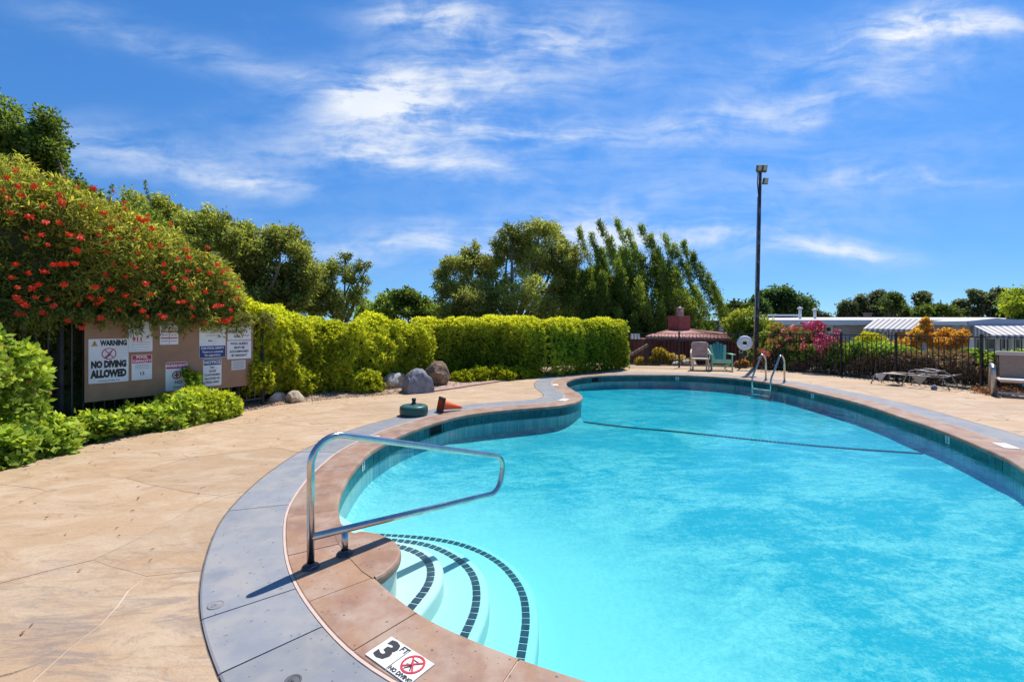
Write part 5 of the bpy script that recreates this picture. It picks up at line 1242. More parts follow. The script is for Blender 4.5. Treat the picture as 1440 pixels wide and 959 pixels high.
for i_, (px, py, r_) in enumerate([(1046, 512, 5), (1038, 513, 4), (1078, 513, 6), (1064, 514, 5)]):
    bush_px('garden_plant', [(px, py, 17.0, r_)], 90, ['orange plant under the ring buoy', 'orange plant left of the ring buoy cord', 'orange plant behind the ladder', 'small orange plant at the foot of the light pole'][i_], 'plant', L=.08, Wd=.018, a=(.35, .16, .04), b=(.70, .40, .12), low=.5, group='orange plants at the foot of the back fence')
# bank rocks
for i_, (px, py) in enumerate([(965, 508), (975, 511), (1037, 510), (950, 510)]):
    q = P(px, py, 18.6); rock((q.x, q.y, q.z - .15), (.2, .16, .15), 50 + i_, WR, ['pale rock on the bank left of the patio chair', 'pale rock on the bank behind the patio chair', 'pale rock under the ring buoy', 'pale rock on the bank nearest the yellow plants'][i_], 7, i_)

# ------------------------------------------------------------------ far trees
def fartree(px0, px1, ytop, Y, label, name='eucalyptus', a=(.06, .085, .05), b=(.24, .28, .15), n=1200, ybot=447, seed=0, group=None, L=.4, airy=False, cat='tree'):
    r_ = random.Random(seed); rows = []; w_ = (px1 - px0) / 2; cx = (px0 + px1) / 2; h_ = ybot - ytop
    for k_ in range(11):
        t = r_.random(); yy_ = ytop + h_ * (.12 + .85 * t); spread = w_ * (.35 + .65 * min(1, t * 1.6)) * (1 if not airy else 1.1)
        rows.append((cx + r_.uniform(-1, 1) * spread, yy_, Y + r_.uniform(-1, 1) * 2, r_.uniform(.22, .42) * min(w_, h_) * (.6 if airy else 1)))
    rows.append((cx, ytop + .22 * h_, Y, .24 * min(w_, h_)))
    g_ = P(cx, HOR, Y); return oak((g_.x, Y, -2 - Y * .02), lumps_px(rows), n, label, name, L=L, Wd=L * .3, a=a, b=b, trunk_r=.3, k=6, seed=seed, group=group, cat=cat)
fartree(1064, 1138, 404, 55, 'dark green pine rising behind the light pole', 'pine_tree', a=(.045, .10, .035), b=(.20, .32, .10), n=2000, seed=3, L=.42)
fartree(1018, 1058, 432, 46, 'small olive tree left of the light pole', 'far_tree', a=(.05, .08, .02), b=(.17, .22, .05), n=900, seed=5, ybot=450)
fartree(1128, 1162, 436, 90, 'small dark tree just left of the roof vents', 'far_tree', n=500, seed=31, L=.5, ybot=448)
for i_, (x0, x1, yt, Y, ai, lb) in enumerate([(1178, 1206, 425, 110, False, 'grey green eucalyptus at the left end of the far line'), (1200, 1222, 416, 112, False, 'slim eucalyptus next to the left end of the line'), (1218, 1252, 410, 110, False, 'broad dense eucalyptus over the house roof'), (1245, 1272, 412, 112, True, 'open crowned eucalyptus right of the broad one'), (1284, 1306, 412, 108, True, 'small airy eucalyptus standing in a gap of sky'), (1338, 1362, 424, 108, True, 'low airy eucalyptus left of the tallest crown'), (1355, 1398, 409, 106, True, 'wide flat topped eucalyptus above the right roof'), (1388, 1422, 406, 106, True, 'tallest eucalyptus near the bright green tree')]):
    fartree(x0, x1, yt, Y, lb, seed=60 + i_, airy=ai, n=900, L=.62, group='eucalyptus trees on the skyline')
fartree(1238, 1275, 416, 60, 'bright mid green tree over the house roof', 'far_tree', a=(.06, .10, .03), b=(.22, .30, .10), n=1000, seed=80, L=.36)
fartree(1284, 1345, 430, 55, 'low green hedge like tree above the white roof', 'far_tree', a=(.07, .10, .02), b=(.20, .28, .06), n=1300, seed=81, L=.34)
fartree(1404, 1470, 417, 30, 'bright yellow green tree at the right edge', 'far_tree', a=(.14, .22, .02), b=(.46, .54, .05), n=1300, seed=82, L=.24, ybot=452)

# ------------------------------------------------------------------ buildings
SID = mat('grey_siding', [(.36, .35, .35), (.42, .41, .40)], 1.5, .7); WHT = mat('white_trim', [(.72, .72, .74), (.62, .63, .66)], 2, .5); ROOFW = mat('pale_roof', [(.58, .54, .50), (.66, .64, .62)], 1, .7); GLASS = mat('dark_glass', [(.02, .025, .03)], rough=.08, spec=.8)
DARKIN = mat('dark_opening', [(.02, .02, .025)], rough=.9)
BLUET = mat('blue_grey_fascia', [(.33, .38, .48)], rough=.5)
def clap(m, a, b, z0, z1, step=.2, th=.02):
    a = Vector(a); b = Vector(b); d = (b - a).normalized(); n_ = Vector((d.y, -d.x, 0)); z = z0
    if n_.y > 0: n_ = -n_
    while z < z1 - .01:
        zt = min(z + step, z1); m.add([a + n_ * th + ZZ * z, b + n_ * th + ZZ * z, b + ZZ * zt, a + ZZ * zt, a + ZZ * z, b + ZZ * z], [(0, 1, 2, 3), (4, 5, 1, 0)]); z = zt
def awning(parent, pts4, n_, name='awning', drop=.16):
    """pts4: top-left, top-right, bottom-right, bottom-left"""
    tl, tr, brr, bl = [Vector(q) for q in pts4]
    aw = me_obj(name, bpy.data.meshes.new(name), [], parent)
    A = mat('awning_white', [(.72, .67, .60)], rough=.7); B = mat('awning_grey', [(.28, .25, .26)], rough=.7); nrm = (tr - tl).cross(bl - tl).normalized() * .012
    for k_ in range(n_):
        a0, a1 = k_ / n_, (k_ + 1) / n_; q = [tl.lerp(tr, a0), tl.lerp(tr, a1), bl.lerp(brr, a1), bl.lerp(brr, a0)]
        m = MB(); up_ = nrm if k_ % 2 else nrm * 2.5
        m.add(q + [p + up_ for p in q], [(0, 1, 2, 3), (7, 6, 5, 4), (0, 4, 5, 1), (1, 5, 6, 2), (2, 6, 7, 3), (3, 7, 4, 0)])
        d0, d1 = q[3], q[2]; m.add([d0, d1, d1 - ZZ * drop, d0 - ZZ * drop, d0 + Vector((0, .012, 0)), d1 + Vector((0, .012, 0)), d1 + Vector((0, .012, -drop)), d0 + Vector((0, .012, -drop))], [(0, 1, 2, 3), (7, 6, 5, 4), (2, 3, 7, 6), (0, 3, 7, 4), (1, 2, 6, 5)])
        m.build('stripe', A if k_ % 2 == 0 else B, aw)
    return aw
def winbox(parent, px0, px1, py0, py1, Y, frame=.05, glass=None, name='window'):
    a = P(px0, py0, Y); b = P(px1, py1, Y); m = MB(); y = Y - .02
    m.box(((a.x + b.x) / 2, y, a.z), (b.x - a.x + frame, .06, frame)); m.box(((a.x + b.x) / 2, y, b.z), (b.x - a.x + frame, .06, frame))
    for x in (a.x, b.x): m.box((x, y, (a.z + b.z) / 2), (frame, .056, a.z - b.z - frame))
    f = m.build(name, WHT, parent); m = MB(); m.box(((a.x + b.x) / 2, Y - .012, (a.z + b.z) / 2), (b.x - a.x, .02, a.z - b.z)); m.build('pane', glass or GLASS, f); return f
# long grey house
Yh = 29.0; x0, x1 = P(1090, 0, Yh).x, P(1470, 0, Yh).x
H1 = tag(empty('house', ((x0 + x1) / 2, Yh, -1.1)), 'long low grey sided house with white roof edge and one striped awning', 'house')
ze = P(0, 457, Yh).z; m = MB(); clap(m, (x0, Yh, 0), (x1, Yh, 0), -1.2, ze, .22); m.build('wall', SID, H1)
m = MB(); m.box((x0, Yh + 3, (ze - 1.2) / 2), (.1, 6, ze + 1.2)); m.build('end_wall', SID, H1)
zf = P(0, 450, Yh - .5).z
m = MB(); m.box(((x0 + x1) / 2, Yh - .5, (zf + ze) / 2), (x1 - x0 + 1, .06, zf - ze)); m.box(((x0 + x1) / 2, Yh - .27, ze + .02), (x1 - x0 + 1, .42, .03)); m.build('fascia', WHT, H1)
m = MB(); zr = 2.22; m.add([(x0 - .5, Yh - .55, zf), (x1 + .5, Yh - .55, zf), (x1 + .5, Yh + 4, zr), (x0 - .5, Yh + 4, zr), (x1 + .5, Yh + 8, zf), (x0 - .5, Yh + 8, zf)], [(0, 1, 2, 3), (3, 2, 4, 5), (0, 3, 5), (1, 4, 2)]); rf = m.build('roof', ROOFW, H1)
for (px, py0, py1) in [(1125, 433, 447), (1146, 435, 446)]:
    a = P(px, py0, Yh + 1.5); b = P(px, py1 + 3, Yh + 1.5); m = MB(); m.tube([b, a], .09, 10); m.lathe([(.16, -.08), (.16, 0), (.05, .06), (0, .06)], a, 12); m.build('vent_pipe', WHT, rf)
a = P(1220, 443, Yh + 2); m = MB(); m.box(a, (.35, .3, .22)); m.box(a + Vector((0, 0, .13)), (.45, .4, .04)); m.build('roof_vent', mat('brown_vent', [(.10, .07, .06)], rough=.7), rf)
winbox(H1, 1160, 1169, 459, 467, Yh, .12)
for (a_, b_) in [(1247, 1251), (1279, 1286)]: winbox(H1, a_, b_, 465, 487, Yh, .10)
winbox(H1, 1256, 1276, 465, 487, Yh, .10, mat('orange_curtain', [(.55, .10, .04), (.40, .22, .06)], 2, .7, stretch=(3, 1, .3)), 'door')
yA = 27.2; awning(H1, [P(1231, 448.5, Yh - .55), P(1303, 448.5, Yh - .55), P(1284, 463, yA), P(1214, 462, yA)], 19)
for px in (1241, 1345, 1357): a = P(px, 457, Yh - .4); m = MB(); m.box((a.x, a.y, (a.z - 1.2) / 2), (.14, .14, a.z + 1.2)); m.build('porch_post', WHT, H1)
# nearer wing at the right edge
Yw = 21.0; w0, w1 = P(1366, 0, Yw).x, P(1475, 0, Yw).x
H2 = tag(empty('house', ((w0 + w1) / 2, Yw, -.9)), 'grey house wing with blue grey gable edge and striped porch awning at the right edge', 'house')
m = MB(); apex = P(1402, 447.5, Yw - .7); l_ = P(1300, 452, Yw + 5); r__ = P(1480, 455, Yw - .7); zb = P(0, 458, Yw - .7).z
l2 = P(1362, 451.5, Yw - .7)
m.add([Vector((l2.x, l2.y, zb)), Vector((r__.x, r__.y, zb)), r__, apex, l2] + [Vector((q.x, q.y + .08, q.z)) for q in (Vector((l2.x, l2.y, zb)), Vector((r__.x, r__.y, zb)), r__, apex, l2)], [(0, 1, 2, 3, 4), (9, 8, 7, 6, 5), (0, 4, 9, 5), (4, 3, 8, 9), (3, 2, 7, 8), (0, 5, 6, 1)]); m.build('fascia', BLUET, H2)
m = MB(); m.add([l2, apex, apex + Vector((0, 1.8, .02)), l2 + Vector((0, 1.8, .0))], [(0, 1, 2, 3)]); m.add([apex, r__, r__ + Vector((0, 1.8, 0)), apex + Vector((0, 1.8, .02))], [(0, 1, 2, 3)]); m.build('roof', ROOFW, H2)
m = MB(); clap(m, (w0, Yw, 0), (w1, Yw, 0), -1, zb, .2); m.box(((w0 + w1) / 2, Yw + .1, zb / 2 - .5), (w1 - w0, .1, zb + 1)); m.build('wall', SID, H2)
m = MB(); m.box((w0 - .01, Yw + .45, zb / 2 - .5), (.1, .9, zb + 1)); m.build('side_wall', SID, H2)
awning(H2, [P(1368, 457.5, Yw - .72), P(1475, 457.5, Yw - .72), P(1490, 471, Yw - 2.4), P(1396, 471, Yw - 2.4)], 22)
# striped side panel of the porch
A_ = MATS['awning_white']; B_ = MATS['awning_grey']; sp = None
for k_ in range(10):
    a0, a1 = k_ / 10, (k_ + 1) / 10; t0, t1 = P(1368, 457.5, Yw - .76).lerp(P(1396, 471, Yw - 2.42), a0), P(1368, 457.5, Yw - .76).lerp(P(1396, 471, Yw - 2.42), a1); zl = P(0, 475, Yw - 1.5).z
    q = [t0, t1, Vector((t1.x, t1.y, zl)), Vector((t0.x, t0.y, zl))]; m = MB(); m.add(q + [p + Vector((.02, .004, 0)) for p in q], [(0, 1, 2, 3), (7, 6, 5, 4), (0, 3, 7, 4), (1, 5, 6, 2), (2, 6, 7, 3)]); m.build('side_stripe', A_ if k_ % 2 else B_, H2)
for (a_, b_) in [(1371, 1378), (1388, 1399), (1407, 1413), (1416, 1419), (1426, 1436)]: winbox(H2, a_, b_, 476, 491, Yw - .0, .05)
for px in (1367, 1381, 1402, 1423, 1438): a = P(px, 474, Yw - 1.4); m = MB(); m.box((a.x, a.y, (a.z - 1) / 2), (.12, .12, a.z + 1)); m.build('porch_post', WHT, H2)
# small building left behind the pink flowers, and grey shed
Ys = 33; a = P(1078, 449, Ys); b = P(1092, 449, Ys)
H3 = tag(empty('house', (P(1095, 0, Ys).x, Ys, -1)), 'small grey building with flat white roof edge behind the pink flowers', 'house')
m = MB(); xa, xb = P(1078, 0, Ys).x, P(1114, 0, Ys).x; zt = P(0, 444.5, Ys).z
m.box(((xa + xb) / 2, Ys + 1, (zt - 1) / 2), (xb - xa, 2, zt + 1)); m.build('wall', SID, H3)
m = MB(); m.box(((xa + xb) / 2, Ys + .8, zt + .04), (xb - xa + .5, 3, .12)); m.build('roof', WHT, H3)
Ys = 30; H4 = tag(empty('shed', (P(1005, 0, Ys).x, Ys, -1)), 'grey shed with one white framed window above the red roof', 'shed')
m = MB(); xa, xb = P(990, 0, Ys).x, P(1024, 0, Ys).x; zt = P(0, 453, Ys).z; clap(m, (xa, Ys, 0), (xb, Ys, 0), -1, zt, .2); m.box(((xa + xb) / 2, Ys + 1.1, (zt - 1) / 2), (xb - xa, 2, zt + 1)); m.build('wall', mat('brown_grey_siding', [(.20, .18, .16)], rough=.8), H4)
m = MB(); m.box(((xa + xb) / 2, Ys + .9, zt + .05), (xb - xa + .5, 2.8, .10)); m.build('roof', mat('grey_roofing', [(.18, .17, .17)], rough=.9), H4); winbox(H4, 1012.5, 1019.5, 456, 464, Ys, .14)
# red shed with chimney
Yr = 20.5; REDW = mat('red_boards', [(.20, .045, .03), (.27, .07, .045), (.14, .035, .03)], 2, .8, stretch=(3, 3, .3), tint_rand=.18)
H5 = tag(empty('pump_house', (P(985, 0, Yr).x, Yr, -.9)), 'low red boarded building with a pink shingle roof and square red chimney', 'building')
xa, xb = P(906, 0, Yr).x, P(1062, 0, Yr).x; bw = .2; nbd = int((xb - xa) / bw); pr = None
zt = P(0, 477, Yr).z
for k_ in range(nbd):
    if pr is None: m = MB(); m.bbox((0, 0, 0), (bw - .014, .025, zt + 1.1), .004); pr = m.build('wall_board', REDW, H5, world=False); o = pr
    else: o = pr.copy(); COL.objects.link(o)
    o.parent = H5; o.location = Vector((xa + bw * (k_ + .5), Yr + random.uniform(-.004, .004), (zt - 1.1) / 2)) - rootloc(H5)
m = MB(); m.box(((xa + xb) / 2, Yr + 1.6, (zt - 1.1) / 2), (xb - xa, 3.1, zt + 1.1)); m.build('wall', REDW, H5)
ROOFR = mat('pink_shingle', [(.42, .20, .155), (.50, .27, .215), (.34, .16, .13)], 3, .85, tint_rand=.1)
# roof: hip falling to the right and front; edges as eave points
EL = P(908, 472.5, Yr - .5); ER = P(1066, 476.5, Yr - .5); RL = P(938, 464.0, Yr + 2.2); RR = P(972, 462.6, Yr + 2.2); BR_ = P(1062, 473, Yr + 4.5); BLk = P(915, 470, Yr + 4.5)
m = MB(); dn = Vector((0, 0, -.10)); vs = [EL, ER, RR, RL, BR_, BLk]; m.add(vs + [v + dn for v in vs], [(0, 1, 2, 3), (1, 4, 2), (4, 5, 3, 2), (5, 0, 3), (0, 6, 7, 1), (1, 7, 10, 4), (5, 11, 6, 0), (6, 11, 10, 7)]); rf = m.build('roof', ROOFR, H5)
for k_ in range(1, 26):          # shingle courses stand proud as ribs up the slope
    t = k_ / 26; a = EL.lerp(ER, t); b = RL.lerp(RR, t); m = MB(); m.bar(a + ZZ * .012, b + ZZ * .012, .035, .02); m.build('roof_rib', ROOFR, rf)
m = MB(); m.bar(EL - ZZ * .12 + Vector((0, .02, 0)), ER - ZZ * .12 + Vector((0, .02, 0)), .03, .14); m.build('fascia', mat('dark_fascia', [(.07, .05, .05), (.11, .09, .09)], 2, .8), H5)
Yc = Yr + 2; ca, cb_ = P(942, 444.5, Yc), P(968, 470, Yc); m = MB(); wch = (cb_.x - ca.x)
m.bbox(((ca.x + cb_.x) / 2, Yc, (ca.z + cb_.z) / 2), (wch * .80, wch * .80, ca.z - cb_.z), .01, Matrix.Rotation(.45, 3, 'Z')); ch = m.build('chimney', mat('red_stucco', [(.30, .075, .06), (.36, .10, .08)], 5, .85), H5)
m = MB(); q = P(955.5, 444.5, Yc); m.lathe([(.20, 0), (.20, .36), (.23, .37), (.23, .42), (0, .44)], q, 18); m.build('flue_cap', DULLMETAL, ch)
m = MB(); q = P(955.5, 444.5, Yc)
m2 = MB(); m2.box(P(926, 476, Yr - .1), (.12, .1, .12)); m2.build('wall_lamp', mat('lamp_white', [(.7, .65, .6)], rough=.4), H5)

# wooden handrail on the slope behind the fence
WD = mat('weathered_wood', [(.22, .14, .09), (.32, .22, .14)], 5, .85, .004, 30)
WRL = tag(empty('wooden_handrail', (5.4, 18.6, -.3)), 'weathered wooden handrail slanting down behind the back fence', 'handrail')
m = MB(); m.bar(P(872, 508, 18.2), P(911, 485, 18.6), .06, .11); m.build('rail', WD, WRL)
m = MB(); a = P(908, 484, 18.7); m.box((a.x, a.y, a.z / 2 - .3), (.14, .14, a.z + .6)); m.build('post', mat('dark_wood', [(.075, .04, .03)], rough=.85), WRL)
m = MB(); a = P(914, 476, 19.2); m.box((a.x, a.y, a.z / 2 - .3), (.10, .1, a.z + .6)); m.build('post', MATS['dark_wood'], WRL)
# small sign on the back fence
q = onseg(893.5, fa, fb); z1_ = P(0, 468.5, q[1]).z; z0_ = P(0, 477, q[1]).z
sg = tag(empty('sign', (q[0], q[1] + .04, z0_)), 'small white sign behind the balusters of the back fence', 'sign')
for k_ in range(3): m = MB(); m.box((q[0] - .115 + k_ * .115, q[1] + .05 - (k_ - 1) * .036, (z0_ + z1_) / 2), (.108, .008, z1_ - z0_)); m.build('plate', WHITE, sg)

# ------------------------------------------------------------------ light pole
PB = Vector((9.25, 17.3, 0)); PTp = Vector((9.25 + .19, 17.3, 7.5))
LP = tag(empty('light_pole', PB), 'tall dark weathered pole with floodlights against the sky', 'light pole')
PM = mat('weathered_pole', [(.035, .035, .045), (.16, .16, .19), (.05, .045, .05)], 3.0, .8, .004, 30, stretch=(2, 2, .8), lo=.45, hi=.6)
m = MB(); m.tube([PB.lerp(PTp, t) for t in (0, .25, .5, .75, 1)], [.092, .085, .074, .062, .052], 14); m.build('pole', PM, LP)
m = MB(); m.tube([PB.lerp(PTp, t) + Vector((-.10, -.06, 0)) for t in (.02, .3, .6, .86)], .022, 8); m.build('conduit', DULLMETAL, LP)
def flood(o_, dx_):
    hd_ = MB(); hd_.bbox(o_, (.16, .14, .24), .02, Matrix.Rotation(.3, 3, 'X')); h_ = hd_.build('floodlight', mat('flood_case', [(.16, .17, .13)], rough=.5), LP)
    l2_ = MB(); l2_.bbox(o_ + Vector((0, -.075, -.01)), (.12, .02, .18), .005, Matrix.Rotation(.3, 3, 'X')); l2_.build('lens', mat('flood_lens', [(.45, .46, .38)], rough=.15), h_)
m = MB(); m.bar(PTp + Vector((-.16, -.04, -.10)), PTp + Vector((.2, -.04, -.10)), .04, .04); m.build('crossarm', PM, LP)
flood(PTp + Vector((-.11, -.10, .02)), 0); flood(PTp + Vector((.10, -.10, .02)), 0); flood(PTp + Vector((.12, -.12, -.48)), 0)
m = MB(); m.tube([PTp + Vector((-.09, -.02, -.05)), PTp + Vector((-.14, -.05, -.5)), PTp + Vector((-.09, -.05, -1.1)), PTp + Vector((-.12, -.05, -1.5)), PTp + Vector((-.08, -.05, -2.1))], .018, 6); m.build('cable', INK, LP)

# ------------------------------------------------------------------ ring buoy
q = onseg(1046.5, fa, fb); cz_ = P(0, 482.5, q[1] - .1).z; fdv = (Vector((fb[0] - fa[0], fb[1] - fa[1], 0))).normalized(); fnv = Vector((fdv.y, -fdv.x, 0))
oc2 = Vector((q[0], q[1], cz_)) + fnv * .12
RB = tag(empty('ring_buoy', oc2), 'white ring buoy with a hanging cord on the back fence', 'life ring')
m = MB(); nu, nv = 40, 14; vs = []
for i_ in range(nu):
    a = 2 * math.pi * i_ / nu; rd = fdv * math.cos(a) + ZZ * math.sin(a)
    for j_ in range(nv): b = 2 * math.pi * j_ / nv; vs.append(oc2 + rd * (.165 + .098 * math.cos(b)) + fnv * .05 * math.sin(b))
m.add(vs, [(i_ * nv + j_, i_ * nv + (j_ + 1) % nv, ((i_ + 1) % nu) * nv + (j_ + 1) % nv, ((i_ + 1) % nu) * nv + j_) for i_ in range(nu) for j_ in range(nv)], 0, True); m.build('ring', WHITE, RB)
m = MB(); pr_ = [oc2 + fdv * x + ZZ * z + fnv * .05 for x, z in [(.04, -.24), (.08, -.30), (.10, -.40), (.07, -.46), (.03, -.50), (-.02, -.55)]]; m.tube(pr_, .012, 6)
m.tube([oc2 + fdv * (-.13 + .06 * math.cos(a * .6)) + ZZ * (-.29 + .06 * math.sin(a * .6)) + fnv * .05 for a in range(0, 11)], .011, 6, closed=False); m.build('cord', mat('white_cord', [(.6, .6, .58)], rough=.8), RB)
m = MB(); a0_ = oc2 - fnv * .06
for k_ in range(8): a = R(20 + k_ * 38); stroke(m, (.05 * math.cos(a), .05 * math.sin(a)), (.075 * math.cos(a + .4), .075 * math.sin(a + .4)), .02, oc2 + fnv * .03, fdv, ZZ, .0)
m.build('markings', INK, RB)

# ------------------------------------------------------------------ Adirondack chair
gA = G(1015.5, 521.8)
AD = tag(empty('adirondack_chair', gA, R(-12)), 'green slatted garden chair beside the brown patio chair', 'chair')
GC = mat('green_chair_paint', [(.24, .50, .33), (.29, .56, .39)], 4, .55, space='object'); GC2 = mat('teal_slat', [(.06, .24, .22), (.10, .28, .25)], 4, .5, space='object')
L_ = False
def B_(name, mtl, parent, *ops):
    m = MB()
    for op, args in ops: getattr(m, op)(*args)
    return m.build(name, mtl, parent, world=False)
for sx in (-1, 1):
    B_('leg', GC, AD, ('bar', ((sx * .33, .02, 0), (sx * .33, .02, .56), .10, .025, (1, 0, 0))))
    B_('side_rail', GC, AD, ('bar', ((sx * .28, .03, .34), (sx * .28, .85, .06), .025, .12)))
    B_('arm', GC, AD, ('bar', ((sx * .36, -.06, .575), (sx * .36, .62, .575), .13, .025)))
for k_ in range(6): B_('seat_slat', GC, AD, ('bbox', ((0, .02 + k_ * .085, .385 - k_ * .028), (.58, .075, .022), .005, Matrix.Rotation(-.33, 3, 'X'))))
for k_ in range(5):
    x = (k_ - 2) * .105; ang = (k_ - 2) * .05; h_ = .74 - .05 * abs(k_ - 2)
    B_('back_slat', GC2 if 0 < k_ < 4 else GC, AD, ('bar', ((x * .8, .42, .24), (x + math.sin(ang) * .3, .42 + h_ * .38, .24 + h_), .095, .02, (0, -1, .3))))
B_('back_brace', GC, AD, ('bar', ((-.30, .60, .60), (.30, .60, .60), .05, .03)))
B_('apron', GC, AD, ('bar', ((-.31, -.0, .33), (.31, -.0, .33), .022, .12)))

# ------------------------------------------------------------------ patio chair with a towel on its back
gP = G(985, 521.6)
PC = tag(empty('patio_chair', gP, R(-20)), 'white patio chair draped in brown mesh left of the green chair', 'chair')
CRM = mat('cream_plastic', [(.62, .50, .42), (.68, .58, .50)], 5, .5, space='object'); TWL = mat('brown_mesh', [(.52, .26, .19), (.60, .34, .26)], 6, .8, space='object', stretch=(1, 1, 3)); DKF = MATS['black_iron']
for sx in (-1, 1):
    B_('front_leg', CRM, PC, ('bar', ((sx * .27, 0, 0), (sx * .25, .03, .40), .05, .045, (1, 0, 0))))
    B_('rear_leg', CRM, PC, ('bar', ((sx * .22, .52, 0), (sx * .22, .45, .42), .05, .045, (1, 0, 0))))
    B_('arm', CRM, PC, ('tube', ([(sx * .28, -.02, .40), (sx * .31, -.04, .56), (sx * .31, .02, .63), (sx * .30, .25, .66), (sx * .27, .50, .74)], .026, 8)))
B_('seat', CRM, PC, ('bbox', ((0, .22, .415), (.56, .50, .045), .015)))
B_('back_frame', CRM, PC, ('tube', ([(-.25, .45, .42), (-.26, .58, .93), (-.22, .60, .97), (.22, .60, .97), (.26, .58, .93), (.25, .45, .42)], .022, 8)))
m = MB(); nu, nv = 10, 12; vs = []
for j_ in range(nv + 1):
    for i_ in range(nu + 1):
        t = j_ / nv; u_ = i_ / nu - .5; z = .985 - .53 * t; y = .585 - .13 * t - .03 - .02 * math.sin(u_ * 9 + t * 7); vs.append((u_ * (.50 + .02 * math.sin(t * 9)), y, z))
nb = len(vs); vs += [(x, y + .012, z) for x, y, z in vs]
fs = [(j_ * (nu + 1) + i_, j_ * (nu + 1) + i_ + 1, (j_ + 1) * (nu + 1) + i_ + 1, (j_ + 1) * (nu + 1) + i_) for j_ in range(nv) for i_ in range(nu)]
m.add(vs, fs + [tuple(q + nb for q in f)[::-1] for f in fs], 0, True); m.build('back_cover', TWL, PC, world=False)
B_('base_frame', DKF, PC, ('tube', ([(-.33, -.02, .0), (-.33, -.02, .42)], .013, 6)), ('tube', ([(.33, -.06, .0), (.33, -.06, .55)], .016, 6)), ('tube', ([(-.33, -.04, .02), (.33, -.06, .02)], .016, 6)), ('tube', ([(-.33, -.04, .02), (-.3, .5, .02)], .013, 6)), ('tube', ([(.33, -.06, .02), (.3, .5, .02)], .013, 6)))

# ------------------------------------------------------------------ broken lounger
la = G(1223.6, 539.4); lb_ = G(1335.4, 549.6); ld = (lb_ - la).normalized(); lang = math.atan2(ld.y, ld.x); LL = (lb_ - la).length
CL = tag(empty('lounger', la, lang), 'bare metal lounger frame with torn white fabric hanging from it', 'lounger')
w2 = .58
GM = mat('grey_tube', [(.20, .19, .19), (.32, .31, .30)], 8, .4, metal=.5)
for y in (0, w2):
    B_('side_rail', GM, CL, ('tube', (fillet([(.02, y, 0), (.10, y, .24), (.26, y, .30), (LL * .5, y, .30), (LL - .10, y, .31), (LL + .06, y, .37)], .08, 4), .015, 8)))
    B_('leg', GM, CL, ('tube', ([(LL * .42, y, 0), (LL * .47, y, .22), (LL * .5, y, .36), (LL * .54, y, .42), (LL * .60, y, .45), (LL * .72, y, .44), (LL * .84, y, .40), (LL * .92, y, .31), (LL * .96, y, .16), (LL + .0, y, 0)], .015, 8)))
for x, z in ((.12, .26), (.28, .30), (LL * .5, .30), (LL + .05, .37), (LL * .62, .31)): B_('cross_bar', GM, CL, ('tube', ([(x, 0, z), (x, w2, z)], .013, 8)))
B_('back_frame', GM, CL, ('tube', (fillet([(LL * .48, .05, .31), (LL * .86, .05, .44), (LL * .86, w2 - .05, .44), (LL * .48, w2 - .05, .31)], .05, 4), .013, 8)))
CLW = mat('torn_fabric', [(.66, .58, .50), (.58, .52, .46)], 6, .8)
for nm, pts_, mt in [('torn_fabric', [(.18, -.012, .295), (.38, -.012, .30), (.22, -.05, .075)], CLW), ('torn_fabric', [(LL * .56, -.012, .30), (LL * .74, -.012, .29), (LL * .66, -.06, .06)], mat('tan_fabric', [(.48, .36, .24)], rough=.85)), ('torn_fabric', [(.10, -.014, .26), (.24, -.014, .30), (.20, -.03, .16)], CLW)]:
    m = MB(); m.add([Vector(q) for q in pts_] + [Vector(q) + Vector((0, .006, 0)) for q in pts_], [(0, 1, 2), (5, 4, 3), (0, 3, 4, 1), (1, 4, 5, 2), (2, 5, 3, 0)]); m.build(nm, mt, CL, world=False)
m = MB(); vs = []
for i_ in range(7):
    for y in (.02, w2 - .02): vs.append((.28 + i_ * .05, y, .305 - .02 * math.sin(i_ * .5)))
m.add(vs, [(2 * i_, 2 * i_ + 1, 2 * i_ + 3, 2 * i_ + 2) for i_ in range(6)]); m.build('fabric_strip', MATS['tan_fabric'], CL, world=False)
g = G(1318, 548.5); rock(g + Vector((0, .1, 0)), (.09, .07, .09), 71, GR, 'small grey stone under the lounger', 6, 1)

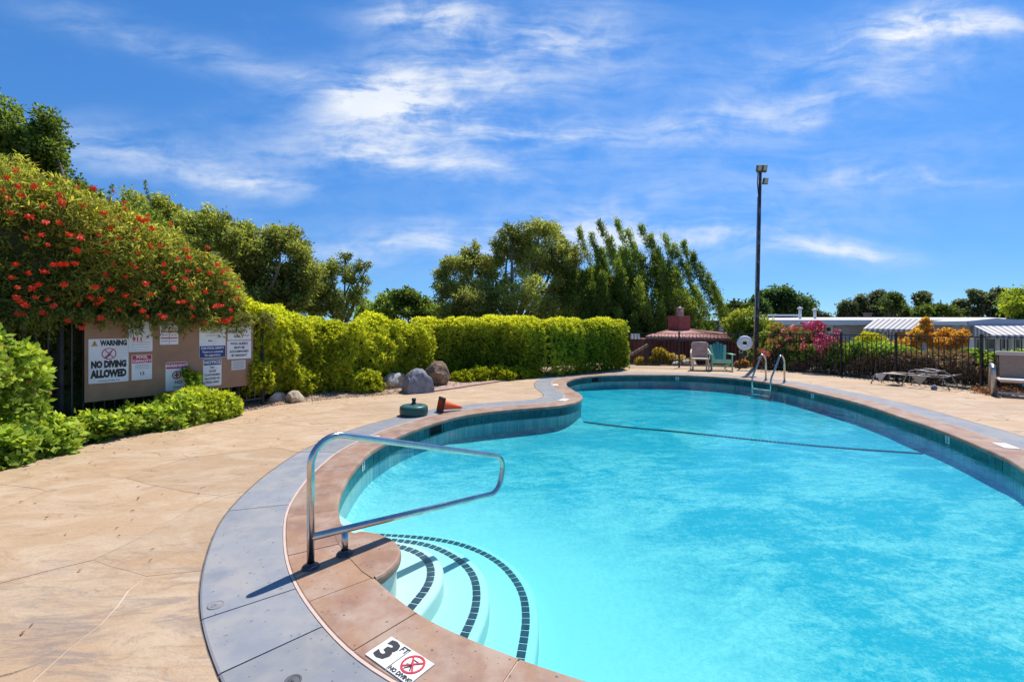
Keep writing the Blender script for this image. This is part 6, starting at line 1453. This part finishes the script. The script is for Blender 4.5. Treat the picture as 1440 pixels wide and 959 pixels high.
# ------------------------------------------------------------------ sling rocker at the right edge
gS = G(1397, 557)
SC = tag(empty('sling_chair', gS, R(-43)), 'brown mesh glider chair with white frame cut by the right edge', 'chair')
SL = mat('brown_sling', [(.36, .22, .145), (.44, .29, .20)], 40, .75, space='object', stretch=(1, 1, 1)); CW = mat('cushion_white', [(.68, .62, .56), (.55, .48, .42)], 3, .8, space='object'); BRN = mat('brown_metal', [(.07, .05, .045), (.12, .10, .09)], 9, .4, space='object')
WCH = 1.1
for x in (.0, WCH):
    B_('arm_frame', DULLMETAL, SC, ('tube', (fillet([(x, .0, .02), (x, .02, .60), (x, .14, .66), (x, .60, .66), (x, .70, .05)], .07, 5), .045, 12)))
    B_('base_runner', BRN, SC, ('bbox', ((x, .34, .03), (.07, .80, .045), .01)))
    B_('back_upright', BRN, SC, ('tube', ([(x + (.12 if x < 1 else -.12), .55, .33), (x + (.12 if x < 1 else -.12), .72, .92)], .018, 8)))
B_('base_bar', CW, SC, ('bbox', ((WCH / 2, .05, .08), (WCH - .12, .05, .05), .01))); B_('rear_bar', BRN, SC, ('bbox', ((WCH / 2, .66, .05), (WCH, .05, .04), .01)))
B_('seat', CW, SC, ('bbox', ((WCH / 2, .26, .36), (WCH - .16, .56, .05), .02)))
B_('back_sling', SL, SC, ('bbox', ((WCH / 2, .62, .64), (WCH - .26, .02, .56), .006, Matrix.Rotation(-.28, 3, 'X'))))
B_('head_roll', CW, SC, ('bbox', ((WCH / 2, .70, .925), (WCH - .16, .10, .09), .03)))
B_('front_sling', SL, SC, ('bbox', ((WCH / 2, .02, .335), (WCH - .2, .012, .05), .004)))
# heap of dry leaves below the chair
T = np.stack([rng.uniform(10.6, 11.5, 500), rng.uniform(10.1, 10.6, 500), rng.random(500) * .14], 1)
tag(leaf_obj('dry_leaves', T, rng.normal(size=(500, 3)), rng.normal(size=(500, 3)), .08, .018, np.array([(.34, .17, .09)]) * rng.uniform(.5, 1.5, (500, 1)), DRY), kind='stuff')
